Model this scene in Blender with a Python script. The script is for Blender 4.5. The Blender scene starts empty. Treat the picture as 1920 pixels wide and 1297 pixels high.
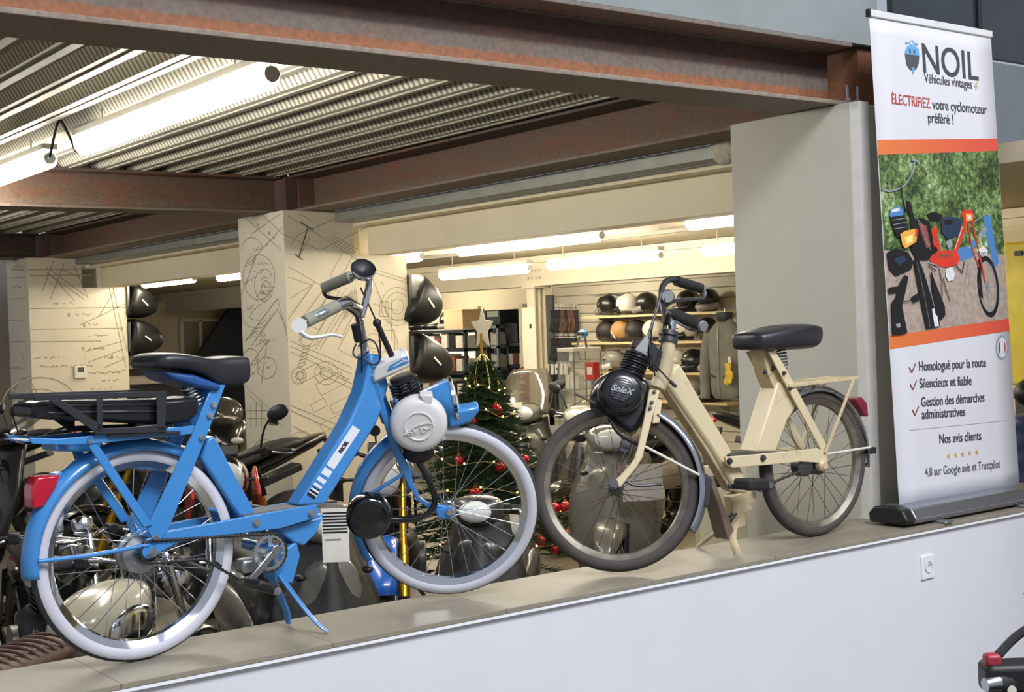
import bpy, math, random
from mathutils import Vector as V, Matrix, Quaternion
from math import pi, sin, cos, radians as R
random.seed(7)
SC = bpy.context.scene
COL = SC.collection
EYE = V((0, 0, 1.7))
CR, CU, CF = V((.7980, -.6017, -.0346)), V((.0372, -.0079, .9993)), V((.6016, .7987, -.01556))
FPX = 2512.0
# ------------------------------------------------------------------ materials
def hexc(h):
    h = h.lstrip('#')
    f = lambda c: c / 12.92 if c <= .04045 else ((c + .055) / 1.055) ** 2.4
    return tuple(f(int(h[i:i + 2], 16) / 255) for i in (0, 2, 4)) + (1,)
MATS = {}
def nodes(name):
    m = bpy.data.materials.new(name); m.use_nodes = True
    nt = m.node_tree; b = nt.nodes['Principled BSDF']
    return m, nt, b
def N(nt, t, **k):
    n = nt.nodes.new(t)
    for a, v in k.items():
        if a.startswith('i_'):
            n.inputs[a[2:].replace('_', ' ')].default_value = v
        else:
            setattr(n, a, v)
    return n
def ramp(nt, stops, fac=None):
    r = nt.nodes.new('ShaderNodeValToRGB')
    el = r.color_ramp.elements
    while len(el) < len(stops): el.new(.5)
    for e, (p, c) in zip(el, stops):
        e.position = p; e.color = hexc(c) if isinstance(c, str) else c
    if fac is not None: nt.links.new(fac, r.inputs['Fac'])
    return r
def mat(name, col, rough=.5, metal=0., var=.06, scale=14., bump=0., coat=0., emit=0., alpha=1., trans=0., spec=.5, ecol=None):
    """plain procedural surface: base colour with a light noise variation"""
    if name in MATS: return MATS[name]
    m, nt, b = nodes(name)
    c = hexc(col)
    tc = N(nt, 'ShaderNodeTexCoord')
    nz = N(nt, 'ShaderNodeTexNoise', i_Scale=scale, i_Detail=4.)
    nt.links.new(tc.outputs['Object'], nz.inputs['Vector'])
    lo = tuple(max(0, v * (1 - var)) for v in c[:3]) + (1,)
    hi = tuple(min(1, v * (1 + var)) for v in c[:3]) + (1,)
    rp = ramp(nt, [(.3, lo), (.7, hi)], nz.outputs['Fac'])
    nt.links.new(rp.outputs['Color'], b.inputs['Base Color'])
    b.inputs['Roughness'].default_value = rough
    b.inputs['Metallic'].default_value = metal
    b.inputs['Coat Weight'].default_value = coat
    b.inputs['Coat Roughness'].default_value = .08
    b.inputs['Alpha'].default_value = alpha
    b.inputs['Transmission Weight'].default_value = trans
    b.inputs['Specular IOR Level'].default_value = spec
    if emit:
        b.inputs['Emission Color'].default_value = hexc(ecol or col)
        b.inputs['Emission Strength'].default_value = emit
    if bump:
        bp = N(nt, 'ShaderNodeBump', i_Strength=bump, i_Distance=.01)
        nt.links.new(nz.outputs['Fac'], bp.inputs['Height'])
        nt.links.new(bp.outputs['Normal'], b.inputs['Normal'])
    MATS[name] = m
    return m
def mat_tiles(name, c1, c2, grout, sx, sy, rough=.35, gap=.004):
    m, nt, b = nodes(name)
    tc = N(nt, 'ShaderNodeTexCoord')
    br = N(nt, 'ShaderNodeTexBrick', offset=0., i_Scale=1., i_Mortar_Size=gap, i_Brick_Width=sx, i_Row_Height=sy, i_Color1=hexc(c1), i_Color2=hexc(c2), i_Mortar=hexc(grout))
    nt.links.new(tc.outputs['Object'], br.inputs['Vector'])
    nz = N(nt, 'ShaderNodeTexNoise', i_Scale=6., i_Detail=6.)
    nt.links.new(tc.outputs['Object'], nz.inputs['Vector'])
    mx = N(nt, 'ShaderNodeMixRGB', blend_type='OVERLAY', i_Fac=.25)
    nt.links.new(br.outputs['Color'], mx.inputs['Color1']); nt.links.new(nz.outputs['Fac'], mx.inputs['Color2'])
    nt.links.new(mx.outputs['Color'], b.inputs['Base Color'])
    b.inputs['Roughness'].default_value = rough
    MATS[name] = m
    return m
def mat_beam(name, stops, axis='Z', span=(0, 1), blotch='#7a4128', amt=.55, rough=.75):
    """painted steel: colour bands along one object axis plus rust blotches"""
    m, nt, b = nodes(name)
    tc = N(nt, 'ShaderNodeTexCoord')
    sp = N(nt, 'ShaderNodeSeparateXYZ'); nt.links.new(tc.outputs['Object'], sp.inputs[0])
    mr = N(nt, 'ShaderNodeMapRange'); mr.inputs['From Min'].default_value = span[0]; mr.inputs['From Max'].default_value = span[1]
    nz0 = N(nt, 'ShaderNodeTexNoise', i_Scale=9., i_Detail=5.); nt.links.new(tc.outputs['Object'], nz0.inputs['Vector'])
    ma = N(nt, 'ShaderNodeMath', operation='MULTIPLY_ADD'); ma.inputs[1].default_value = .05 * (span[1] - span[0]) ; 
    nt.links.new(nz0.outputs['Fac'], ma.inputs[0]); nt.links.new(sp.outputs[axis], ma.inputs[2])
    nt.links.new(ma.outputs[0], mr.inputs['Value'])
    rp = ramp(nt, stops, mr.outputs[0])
    mp = N(nt, 'ShaderNodeMapping'); mp.inputs['Scale'].default_value = (1, 1, 3)
    nt.links.new(tc.outputs['Object'], mp.inputs[0])
    nz = N(nt, 'ShaderNodeTexNoise', i_Scale=3.5, i_Detail=8., i_Roughness=.65); nt.links.new(mp.outputs[0], nz.inputs['Vector'])
    r2 = ramp(nt, [(.48, (0, 0, 0, 1)), (.72, (amt, amt, amt, 1))], nz.outputs['Fac'])
    mx = N(nt, 'ShaderNodeMixRGB'); mx.inputs['Color2'].default_value = hexc(blotch)
    nt.links.new(r2.outputs['Color'], mx.inputs['Fac']); nt.links.new(rp.outputs['Color'], mx.inputs['Color1'])
    fine = N(nt, 'ShaderNodeTexNoise', i_Scale=60., i_Detail=4.); nt.links.new(tc.outputs['Object'], fine.inputs['Vector'])
    m3 = N(nt, 'ShaderNodeMixRGB', blend_type='OVERLAY', i_Fac=.5)
    nt.links.new(mx.outputs['Color'], m3.inputs['Color1']); nt.links.new(fine.outputs['Fac'], m3.inputs['Color2'])
    nt.links.new(m3.outputs['Color'], b.inputs['Base Color'])
    b.inputs['Roughness'].default_value = rough
    bp = N(nt, 'ShaderNodeBump', i_Strength=.25, i_Distance=.004)
    nt.links.new(nz.outputs['Fac'], bp.inputs['Height']); nt.links.new(bp.outputs['Normal'], b.inputs['Normal'])
    MATS[name] = m
    return m
# ------------------------------------------------------------------ mesh builder
def frame(d, up=None):
    d = V(d).normalized()
    u = V(up) if up is not None else (V((0, 0, 1)) if abs(d.z) < .95 else V((1, 0, 0)))
    s = d.cross(u)
    if s.length < 1e-6: s = d.orthogonal()
    s.normalize(); u = s.cross(d).normalized()
    return s, u, d
class MB:
    def __init__(self): self.v = []; self.f = []; self.m = []
    def add(self, vs, fs, mi=0):
        o = len(self.v); self.v += [tuple(p) for p in vs]
        self.f += [tuple(i + o for i in f) for f in fs]; self.m += [mi] * len(fs)
        return self
    def box(self, c, s, rot=None, mi=0):
        c = V(c); h = V(s) / 2
        vs = [V((x * h.x, y * h.y, z * h.z)) for x in (-1, 1) for y in (-1, 1) for z in (-1, 1)]
        if rot is not None: vs = [rot @ p for p in vs]
        return self.add([p + c for p in vs], [(0, 1, 3, 2), (4, 6, 7, 5), (0, 4, 5, 1), (2, 3, 7, 6), (0, 2, 6, 4), (1, 5, 7, 3)], mi)
    def bar(self, p0, p1, w, h, up=None, mi=0):
        p0, p1 = V(p0), V(p1); s, u, d = frame(p1 - p0, up)
        vs = [p + s * a * w / 2 + u * b * h / 2 for p in (p0, p1) for a, b in ((-1, -1), (1, -1), (1, 1), (-1, 1))]
        return self.add(vs, [(0, 3, 2, 1), (4, 5, 6, 7), (0, 1, 5, 4), (1, 2, 6, 5), (2, 3, 7, 6), (3, 0, 4, 7)], mi)
    def rings(self, rings, cap=True, mi=0, closed=False):
        n = len(rings[0]); vs = [p for r in rings for p in r]; fs = []
        k = len(rings)
        for i in range(k if closed else k - 1):
            a, b = i * n, ((i + 1) % k) * n
            for j in range(n):
                j2 = (j + 1) % n
                fs.append((a + j, a + j2, b + j2, b + j))
        if cap and not closed:
            fs.append(tuple(range(n - 1, -1, -1))); fs.append(tuple((k - 1) * n + j for j in range(n)))
        return self.add(vs, fs, mi)
    def tube(self, pts, r, n=10, cap=True, mi=0, closed=False, sq=1., up=None):
        pts = [V(p) for p in pts]; k = len(pts)
        rr = r if isinstance(r, (list, tuple)) else [r] * k
        ts = []
        for i in range(k):
            if closed: t = pts[(i + 1) % k] - pts[i - 1]
            else: t = pts[min(i + 1, k - 1)] - pts[max(i - 1, 0)]
            ts.append(t.normalized() if t.length > 1e-9 else V((1, 0, 0)))
        s, u, _ = frame(ts[0], up)
        out = []
        for i in range(k):
            if i:
                q = ts[i - 1].rotation_difference(ts[i]); s = q @ s; u = q @ u
            out.append([pts[i] + (s * cos(2 * pi * j / n) + u * sin(2 * pi * j / n) * sq) * rr[i] for j in range(n)])
        return self.rings(out, cap, mi, closed)
    def cyl(self, p0, p1, r, r2=None, n=20, mi=0):
        return self.tube([p0, p1], [r, r if r2 is None else r2], n, True, mi)
    def lathe(self, prof, c=(0, 0, 0), axis=(0, 0, 1), n=28, a0=0, a1=2 * pi, mi=0, mis=None):
        """prof: (radius, height along axis)"""
        s, u, d = frame(axis); c = V(c); full = abs(a1 - a0 - 2 * pi) < 1e-6
        k = n if full else n + 1; m = len(prof); vs = []
        for i in range(k):
            t = a0 + (a1 - a0) * i / n
            e = s * cos(t) + u * sin(t)
            vs += [c + e * r + d * h for r, h in prof]
        o = len(self.v); self.v += [tuple(p) for p in vs]
        for i in range(n):
            i2 = (i + 1) % k
            for j in range(m - 1):
                self.f.append((o + i * m + j, o + i2 * m + j, o + i2 * m + j + 1, o + i * m + j + 1)); self.m.append(mis[j] if mis else mi)
        return self
    def prism(self, poly, off, mi=0):
        poly = [V(p) for p in poly]; off = V(off); n = len(poly)
        vs = poly + [p + off for p in poly]
        fs = [tuple(range(n - 1, -1, -1)), tuple(range(n, 2 * n))] + [(i, (i + 1) % n, n + (i + 1) % n, n + i) for i in range(n)]
        return self.add(vs, fs, mi)
    def ball(self, c, r, n=16, m=10, rot=None, mi=0, z0=-1., z1=1.):
        c = V(c); r = V((r, r, r)) if isinstance(r, (int, float)) else V(r); rows = []
        a0, a1 = math.asin(z0), math.asin(z1)
        for i in range(m + 1):
            t = a0 + (a1 - a0) * i / m; row = []
            for j in range(n):
                p = V((cos(t) * cos(2 * pi * j / n) * r.x, cos(t) * sin(2 * pi * j / n) * r.y, sin(t) * r.z))
                if rot is not None: p = rot @ p
                row.append(c + p)
            rows.append(row)
        return self.rings(rows, True, mi)
    def quad(self, a, b, c, d, mi=0): return self.add([a, b, c, d], [(0, 1, 2, 3)], mi)
    def strip(self, pts, w, nrm, mi=0):
        """thin flat ribbon through pts, lying on a surface with normal nrm"""
        nrm = V(nrm)
        for p, q in zip(pts, pts[1:]):
            p, q = V(p), V(q); s = (q - p).cross(nrm)
            if s.length < 1e-9: continue
            s = s.normalized() * w / 2
            self.add([p - s, q - s, q + s, p + s], [(0, 1, 2, 3)], mi)
        return self
    def build(self, name, m, parent=None, bevel=0., smooth=35, sub=0, label=None, solid=0., seg=2):
        me = bpy.data.meshes.new(name); me.from_pydata(self.v, [], self.f)
        ms = m if isinstance(m, (list, tuple)) else [m]
        for q in ms: me.materials.append(q)
        me.polygons.foreach_set('material_index', self.m)
        me.update()
        me.validate()
        if smooth:
            me.shade_smooth(); me.set_sharp_from_angle(angle=R(smooth))
        o = bpy.data.objects.new(name, me); COL.objects.link(o)
        if parent is not None: o.parent = parent
        if solid:
            q = o.modifiers.new('Solidify', 'SOLIDIFY'); q.thickness = solid; q.offset = 0
        if sub:
            q = o.modifiers.new('Subdivision', 'SUBSURF'); q.levels = q.render_levels = sub
        if bevel:
            q = o.modifiers.new('Bevel', 'BEVEL'); q.width = bevel; q.segments = seg; q.limit_method = 'ANGLE'; q.angle_limit = R(35)
        if label: o['label'] = label
        return o
def tag(o, label, cat, group=None, kind=None):
    o['label'] = label; o['category'] = cat
    if group: o['group'] = group
    if kind: o['kind'] = kind
    return o
def struct(o, label, cat='wall'):
    o['kind'] = 'structure'; o['label'] = label; o['category'] = cat
    return o
def thing(name, label, cat, loc=(0, 0, 0), rz=0., group=None):
    o = bpy.data.objects.new(name, None); COL.objects.link(o); o.empty_display_size = .1
    o.location = loc; o.rotation_euler = (0, 0, rz)
    return tag(o, label, cat, group)
def dup(root, loc=None, rz=None, label=None, group=None, scale=None):
    c = root.copy(); COL.objects.link(c)
    if loc is not None: c.location = loc
    if rz is not None: c.rotation_euler = (0, 0, rz)
    if scale is not None: c.scale = (scale,) * 3 if isinstance(scale, (int, float)) else scale
    if label: c['label'] = label
    if group: c['group'] = group
    for ch in list(root.children):
        d = ch.copy(); COL.objects.link(d); d.parent = c
        for g in list(ch.children):
            e = g.copy(); COL.objects.link(e); e.parent = d
    return c
def bez(p0, p1, p2, p3, n=10):
    p0, p1, p2, p3 = map(V, (p0, p1, p2, p3)); out = []
    for i in range(n + 1):
        t = i / n; out.append(p0 * (1 - t) ** 3 + p1 * 3 * t * (1 - t) ** 2 + p2 * 3 * t * t * (1 - t) + p3 * t ** 3)
    return out
def smooth_path(pts, n=6):
    """Catmull-Rom through the given points"""
    pts = [V(p) for p in pts]; out = []
    for i in range(len(pts) - 1):
        a, b, c, d = pts[max(i - 1, 0)], pts[i], pts[i + 1], pts[min(i + 2, len(pts) - 1)]
        for k in range(n):
            t = k / n
            out.append(.5 * ((2 * b) + (c - a) * t + (2 * a - 5 * b + 4 * c - d) * t * t + (3 * b - a - 3 * c + d) * t ** 3))
    out.append(pts[-1]); return out
# ------------------------------------------------------------------ surveying: photo pixel -> real point on a known plane
def ray(x, y): return CR * ((x - 960) / FPX) - CU * ((y - 648.5) / FPX) + CF
def at_y(x, y, b): d = ray(x, y); return EYE + d * (b / d.y)
def at_x(x, y, a): d = ray(x, y); return EYE + d * (a / d.x)
def at_z(x, y, z): d = ray(x, y); return EYE + d * ((z - 1.7) / d.z)
def at_plane(x, y, p, n):
    d = ray(x, y); n = V(n); return EYE + d * ((V(p) - EYE).dot(n) / d.dot(n))
class Sketch:
    """a thing's own upright reference plane: origin, heading; pixel -> local (along, across, up)"""
    def __init__(self, o, ang):
        self.o = V(o); self.u = V((cos(ang), sin(ang), 0)); self.n = V((-sin(ang), cos(ang), 0)); self.ang = ang
    def __call__(self, x, y, v=0.):
        p = at_plane(x, y, self.o + self.n * v, self.n) - self.o
        return V((p.dot(self.u), v, p.z))
    def many(self, pts, v=0.): return [self(x, y, v) for x, y in pts]
def text_obj(name, s, size, m, parent, loc, rot, align='LEFT', bold=0., ext=.0008, shear=0., sx=1., label=None):
    cu = bpy.data.curves.new(name, 'FONT'); cu.body = s; cu.size = size; cu.align_x = align
    cu.offset = bold; cu.extrude = ext; cu.shear = shear
    t = bpy.data.objects.new(name, cu); COL.objects.link(t)
    bpy.context.view_layer.update()
    me = bpy.data.meshes.new_from_object(t.evaluated_get(bpy.context.evaluated_depsgraph_get()))
    bpy.data.objects.remove(t)
    for v in me.vertices: v.co.x *= sx
    me.materials.clear(); me.materials.append(m)
    o = bpy.data.objects.new(name, me); COL.objects.link(o); o.parent = parent
    o.location = loc; o.rotation_euler = rot
    if label: o['label'] = label
    return o
# ================================================================== camera
cd = bpy.data.cameras.new('camera'); cam = bpy.data.objects.new('camera', cd); COL.objects.link(cam)
cam.matrix_world = Matrix(((CR.x, CU.x, -CF.x, EYE.x), (CR.y, CU.y, -CF.y, EYE.y), (CR.z, CU.z, -CF.z, EYE.z), (0, 0, 0, 1)))
cd.sensor_width = 36; cd.lens = FPX * 36 / 1920; cd.clip_start = .05
SC.camera = cam
SC.view_settings.view_transform = 'Standard'; SC.view_settings.look = 'None'
SC.view_settings.gamma = 1; SC.view_settings.use_curve_mapping = False; SC.view_settings.exposure = 0.
SC.cycles.use_denoising = True
w = bpy.data.worlds.new('World'); SC.world = w; w.use_nodes = True
w.node_tree.nodes['Background'].inputs['Color'].default_value = (.80, .86, 1, 1)
w.node_tree.nodes['Background'].inputs['Strength'].default_value = .50
# ================================================================== materials of the place
WHITE_WALL = mat('white_wall_paint', '#d6d7de', .7, var=.02, scale=3)
PILLAR = mat('pillar_paint', '#d8cfba', .65, var=.03, scale=5)
CREAM_PAINT = mat('cream_wall_paint', '#e0d5b8', .7, var=.03, scale=4)
GREYPLASTER = mat('fascia_plaster', '#868c8c', .85, var=.06, scale=5, bump=.1)
FLOOR = mat_tiles('floor_tiles', '#7f7867', '#776f60', '#a79c87', .6, .6, .3)
LEDGE = mat_tiles('ledge_tiles', '#8f8778', '#888071', '#6c6558', .6, .8, .5, .003)
LEDGE_EDGE = mat('ledge_edge_tile', '#a3a2a4', .5)
ALU = mat('brushed_aluminium', '#b9bcc2', .35, 1., .05, 40)
CHROME = mat('chrome', '#d8dade', .08, 1., .02)
STEEL = mat('steel_spokes', '#b8bbc0', .25, 1.)
BLACK = mat('black_plastic', '#1a1a1c', .45, var=.15)
BLACKGLOSS = mat('black_gloss', '#0b0b0d', .12, coat=.6)
RUBBER = mat('black_rubber', '#232224', .7, var=.15, scale=30)
GALV = mat('galvanised_steel', '#8d8d86', .5, .35, .12, 12, .1)
# ================================================================== setting
fl = MB().box((6, 9, -.05), (40, 50, .1)).build('floor', FLOOR, smooth=0); struct(fl, 'beige-grey square floor tiles under the parked motorbikes', 'floor')
wf = MB().box((5, 3.44, .4125), (16, .33, .825)).build('wall_front', WHITE_WALL, smooth=0); struct(wf, 'low white half wall carrying the tiled ledge')
t1 = MB().box((5, 3.44, .8325), (16, .36, .015)).build('trim_1', [LEDGE], smooth=0, bevel=.002); struct(t1, 'long beige-grey tiled ledge on top of the low white wall', 'ledge')
t2 = MB().box((5, 3.263, .82), (16, .008, .008)).build('trim_2', mat('white_metal_edge', '#eceef2', .4), smooth=0); struct(t2, 'thin white edge strip just below the tiled ledge', 'edge strip')
lines = mat('drawing_ink', '#a39a86', .8)
inkd = mat('drawing_ink_dark', '#5f5a50', .8)
def pillar(name, a0, a1, b0, b1, top, lab):
    o = MB().box(((a0 + a1) / 2, (b0 + b1) / 2, top / 2), (a1 - a0, b1 - b0, top)).build(name, PILLAR, smooth=0, bevel=.004)
    return struct(o, lab, 'pillar')
pr = MB().box((4.79, 3.93, 1.2875), (.574, .68, 2.575)).build('wall_pillar', mat('pillar_grey_beige', '#c2bfb3', .65, var=.03, scale=4), smooth=0, bevel=.004)
struct(pr, 'plain grey-beige pillar behind the cream bike and banner', 'pillar')
MB().box((4.539, 3.575, 1.708), (.066, .05, 1.734)).build('corner_bead', mat('corner_bead_white', '#dcd9d4', .5), pr, smooth=0)
pm = pillar('wall_pillar.001', 4.49, 5.07, 8.63, 9.36, 2.575, 'drawing-covered pillar behind the blue bike handlebar')
pl = pillar('wall_pillar.002', 4.41, 4.98, 14.22, 14.95, 2.575, 'drawing-covered pillar near the red panel, farthest of the pillars')
wm = MB().box((5.295, 8.7, 1.1275), (.45, .14, 2.255)).build('wall_panel', PILLAR, smooth=0); struct(wm, 'drawing-covered wall panel joined to the pillar behind the blue handlebar')
wl = MB().box((5.22, 14.29, 1.1275), (.48, .14, 2.255)).build('wall_panel.001', PILLAR, smooth=0); struct(wl, 'drawing-covered wall panel with thermostat joined to the farthest pillar')
# bulkheads (dropped beams cased in plasterboard) running back
def bulk(b0, b1, nm, lab):
    m = MB().box((5.29, (b0 + b1) / 2, 2.365), (.20, b1 - b0, .22)).box((5.24, (b0 + b1) / 2, 2.4875), (.34, b1 - b0, .03))
    o = m.build(nm, CREAM_PAINT, smooth=0); return struct(o, lab, 'bulkhead')
bulk(3.9, 8.63, 'wall_bulkhead', 'long cream bulkhead above the helmets, next to the big plain pillar')
bulk(8.77, 14.22, 'wall_bulkhead.001', 'cream bulkhead between the two drawing-covered pillars')
bulk(14.36, 22, 'wall_bulkhead.002', 'cream bulkhead beyond the farthest pillar')
ci = MB().box((9.3, 12, 2.392), (7.8, 24, .09)).build('ceiling_shop', mat('shop_ceiling_paint', '#c4b99e', .8, var=.03, scale=3), smooth=0); struct(ci, 'low cream ceiling over the shop shelves', 'ceiling')
# far walls
SLAT = mat('slat_wall', '#c9c2ae', .6, var=.04, scale=6)
wb = MB()
for i in range(21): wb.box((10.4, 11.3, .05 + i * .11 + .05), (.05, 3.3, .103))
wb.box((10.45, 11.3, 1.18), (.05, 3.3, 2.36))
struct(wb.build('wall_back', SLAT, smooth=0), 'grooved beige display wall behind the helmet shelves')
wb2 = MB().box((10.42, 18.5, 2.13), (.1, 10, .46)).box((10.42, 21, 1), (.1, 5, 2)).box((10.42, 6, 1.18), (.1, 7.4, 2.36)).box((10.42, 13.2, 2.15), (.1, .6, .42))
struct(wb2.build('wall_back.001', CREAM_PAINT, smooth=0), 'cream back wall above the dark storeroom doorway')
struct(MB().box((12.6, 15, 1.15), (.1, 12, 2.3)).build('wall_storeroom', mat('storeroom_navy', '#2b3a46', .8), smooth=0), 'dark navy back wall inside the storeroom')
struct(MB().box((7.5, 20.05, 1.18), (6, .1, 2.36)).build('wall_far', mat('far_wall', '#cfc3a4', .75, var=.03), smooth=0), 'plain beige far wall below the air conditioner')
struct(MB().box((10.36, 14.44, .98), (.12, .09, 1.96)).build('door_1', mat('cream_jamb', '#cfc8b0', .6), smooth=0), 'cream upright jamb of the dark storeroom doorway, beside the tree top', 'door jamb')
struct(MB().box((10.36, 13.47, .98), (.12, .09, 1.96)).build('door_2', MATS['cream_jamb'], smooth=0), 'cream upright jamb of the storeroom doorway, beside the white post', 'door jamb')
fr = MB()
for c, s in (((10.33, 15.7, 1.87), (.1, 2.3, .07)), ((10.33, 16.0, 1.5), (.1, .07, .74)), ((10.33, 16.85, 1.5), (.1, .07, .74))): fr.box(c, s)
wn = struct(fr.build('window_1', mat('salmon_frame', '#c2604a', .6), smooth=0), 'salmon red window frame above the cardboard box', 'window')
MB().box((10.38, 15.66, 1.5), (.02, 2.3, .76)).build('pane', mat('bright_pane', '#fff6e2', .5, emit=1.0), wn, smooth=0)
# white steel beam and post in the shop
wpaint = mat('white_painted_steel', '#d6ccb4', .5, var=.03)
bm = MB().box((7.9, 11.5, 2.175), (.02, 15, .24)).box((7.9, 11.5, 2.07), (.16, 15, .02)).box((7.9, 11.5, 2.31), (.16, 15, .06))
for i in range(4):
    for k in range(2): bm.cyl((7.88, 9.99 + i * .06, 2.14 + k * .07), (7.868, 9.99 + i * .06, 2.14 + k * .07), .012, n=8)
tag(bm.build('steel_beam', wpaint, smooth=20), 'white painted steel beam resting on the white post', 'beam')
t = thing('steel_post', 'white painted steel post with a pinned notice, by the glove racks', 'post', (7.9, 10.08, 0))
p = MB(); p.box((0, 0, 1.03), (.012, .12, 2.06)).box((-.06, 0, 1.03), (.012, .12, 2.06)).box((.06, 0, 1.03), (.012, .12, 2.06)).box((0, 0, 2.05), (.2, .2, .02)).box((0, 0, .01), (.2, .2, .02))
p.build('shaft', wpaint, t, smooth=0)
MB().box((-.072, .03, 1.55), (.012, .2, .62)).build('notice_board', mat('notice_cream', '#e6dfc9', .6), t, smooth=0)
MB().box((-.08, 0, 1.68), (.004, .03, .04)).build('sticker', BLACK, t, smooth=0)
# ================================================================== ceiling deck over the near bay
DK = mat('deck_steel', '#9d988b', .5, .15, .08, 8)
def mat_perf():
    m, nt, b = nodes('deck_perforated')
    tc = N(nt, 'ShaderNodeTexCoord')
    wv = N(nt, 'ShaderNodeTexWave', bands_direction='Y', i_Scale=7.); nt.links.new(tc.outputs['Object'], wv.inputs['Vector'])
    rp = ramp(nt, [(.25, '#6a6458'), (.45, '#b9b4a4')], wv.outputs['Fac'])
    nt.links.new(rp.outputs['Color'], b.inputs['Base Color']); b.inputs['Roughness'].default_value = .5; b.inputs['Metallic'].default_value = .1
    return m
PERF = mat_perf()
def deck(a0, a1, b0, b1, z, name, lab):
    m = MB(); a = a0; pts = []
    while a < a1:
        pts += [(a, 0), (a + .10, 0), (a + .135, .06), (a + .215, .06)]; a += .25
    vs = []; fs = []
    for x, h in pts: vs += [(x, b0, z + h), (x, b1, z + h)]
    for i in range(len(pts) - 1):
        m.add([vs[2 * i], vs[2 * i + 1], vs[2 * i + 3], vs[2 * i + 2]], [(0, 1, 2, 3)], 1 if i % 4 in (1, 3) else 0)
    # small stiffening ridges along every trough
    a = a0
    while a < a1:
        m.box((a + .05, (b0 + b1) / 2, z - .003), (.014, b1 - b0, .008)); a += .25
    m.box(((a0 + a1) / 2, (b0 + b1) / 2, z + .1), (a1 - a0, b1 - b0, .04))
    return struct(m.build(name, [DK, PERF], smooth=0), lab, 'ceiling')
deck(-4.0, 4.78, 3.85, 8.98, 2.845, 'ceiling', 'ribbed galvanised steel ceiling deck above the blue bike')
deck(-4.0, 4.78, 9.0, 14.6, 2.845, 'ceiling_far', 'ribbed steel ceiling deck beyond the second rusty beam')
# ================================================================== rusty steel beams
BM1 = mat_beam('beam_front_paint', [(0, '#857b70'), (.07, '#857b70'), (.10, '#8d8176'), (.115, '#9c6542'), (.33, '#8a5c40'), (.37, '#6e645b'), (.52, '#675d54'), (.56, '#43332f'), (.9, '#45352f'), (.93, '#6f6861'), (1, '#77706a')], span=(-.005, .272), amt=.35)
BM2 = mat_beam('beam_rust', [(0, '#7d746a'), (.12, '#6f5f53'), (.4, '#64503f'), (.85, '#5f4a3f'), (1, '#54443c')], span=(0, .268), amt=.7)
def ibeam_x(name, a0, a1, b, z0, z1, m, lab, wd=.29):
    h = z1 - z0; l = a1 - a0
    q = MB().box((0, 0, .009), (l, wd, .018)).box((0, 0, h - .009), (l, wd, .018)).box((0, 0, h / 2), (l, .016, h - .036))
    for s in (-1, 1):   # fillets
        q.prism([(-l / 2, s * .008, .018), (-l / 2, s * .03, .018), (-l / 2, s * .008, .04)], (l, 0, 0))
    o = q.build(name, m, smooth=0, bevel=.003); o.location = ((a0 + a1) / 2, b, z0)
    return tag(o, lab, 'beam', 'rusty steel ceiling beams')
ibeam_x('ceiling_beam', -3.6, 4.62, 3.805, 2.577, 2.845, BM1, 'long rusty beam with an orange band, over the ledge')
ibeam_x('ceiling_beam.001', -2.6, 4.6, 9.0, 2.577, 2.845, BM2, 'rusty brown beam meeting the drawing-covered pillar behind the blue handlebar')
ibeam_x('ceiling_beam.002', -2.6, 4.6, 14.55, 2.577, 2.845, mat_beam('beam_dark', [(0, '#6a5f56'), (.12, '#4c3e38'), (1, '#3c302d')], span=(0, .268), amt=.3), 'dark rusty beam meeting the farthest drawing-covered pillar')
def ibeam_y(name, a, b0, b1, z0, z1, m, lab, wd=.29):
    h = z1 - z0; l = b1 - b0
    q = MB().box((0, 0, .009), (wd, l, .018)).box((0, 0, h - .009), (wd, l, .018)).box((.06, 0, h / 2), (.016, l, h - .036))
    q.box((.02, -l / 2 + .02, h / 2), (.2, .012, h - .036)).box((.02, l / 2 - .02, h / 2), (.2, .012, h - .036))
    o = q.build(name, m, smooth=0, bevel=.003); o.location = (a, (b0 + b1) / 2, z0)
    return tag(o, lab, 'beam', 'rusty steel ceiling beams')
ibeam_y('ceiling_beam.003', 4.78, 3.98, 8.8, 2.577, 2.845, BM2, 'rusty beam running back above the long cream bulkhead')
ibeam_y('ceiling_beam.004', 4.78, 9.2, 14.35, 2.577, 2.845, BM2, 'rusty beam running back between the two drawing-covered pillars')
for b, nm in ((9.02, 'steel plate closing the beam joint above the pillar behind the blue bike'), (14.5, 'steel plate closing the beam joint above the farthest pillar')):
    tag(MB().box((4.78, b, 2.711), (.30, .36 if b < 10 else .30, .266)).build('joint_plate', BM2, smooth=0), nm, 'steel plate')
# stub of steel column on top of the plain pillar
t = thing('steel_column_stub', 'rust brown steel plate and bolts on top of the plain pillar', 'steel plate', (4.78, 3.80, 2.577))
q = MB().box((.06, 0, .135), (.30, .22, .266)); q.build('plate', mat_beam('beam_bracket', [(0, '#8a5a34'), (.6, '#74492f'), (1, '#4c3830')], span=(0, .3), amt=.5), t, smooth=0)
for x in (-.21, -.14): MB().cyl((x + .03, -.12, 0), (x + .03, -.12, .09), .008, n=8).cyl((x + .03, -.12, .02), (x + .03, -.12, .035), .016, n=6).build('anchor_bolt', ALU, t)
for i, (a0, b0, b1, nm) in enumerate(((5.0, 4.3, 8.62, 'galvanised channel above the long cream bulkhead'), (5.0, 9.37, 14.2, 'galvanised channel above the bulkhead between the drawing-covered pillars'))):
    q = MB().box((-.02, 0, .035), (.16, b1 - b0, .07)).box((-.05, 0, .002), (.03, b1 - b0, .006))
    o = q.build('steel_channel', GALV, smooth=0); o.location = (5.01, (b0 + b1) / 2, 2.5035); tag(o, nm, 'channel')
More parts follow.
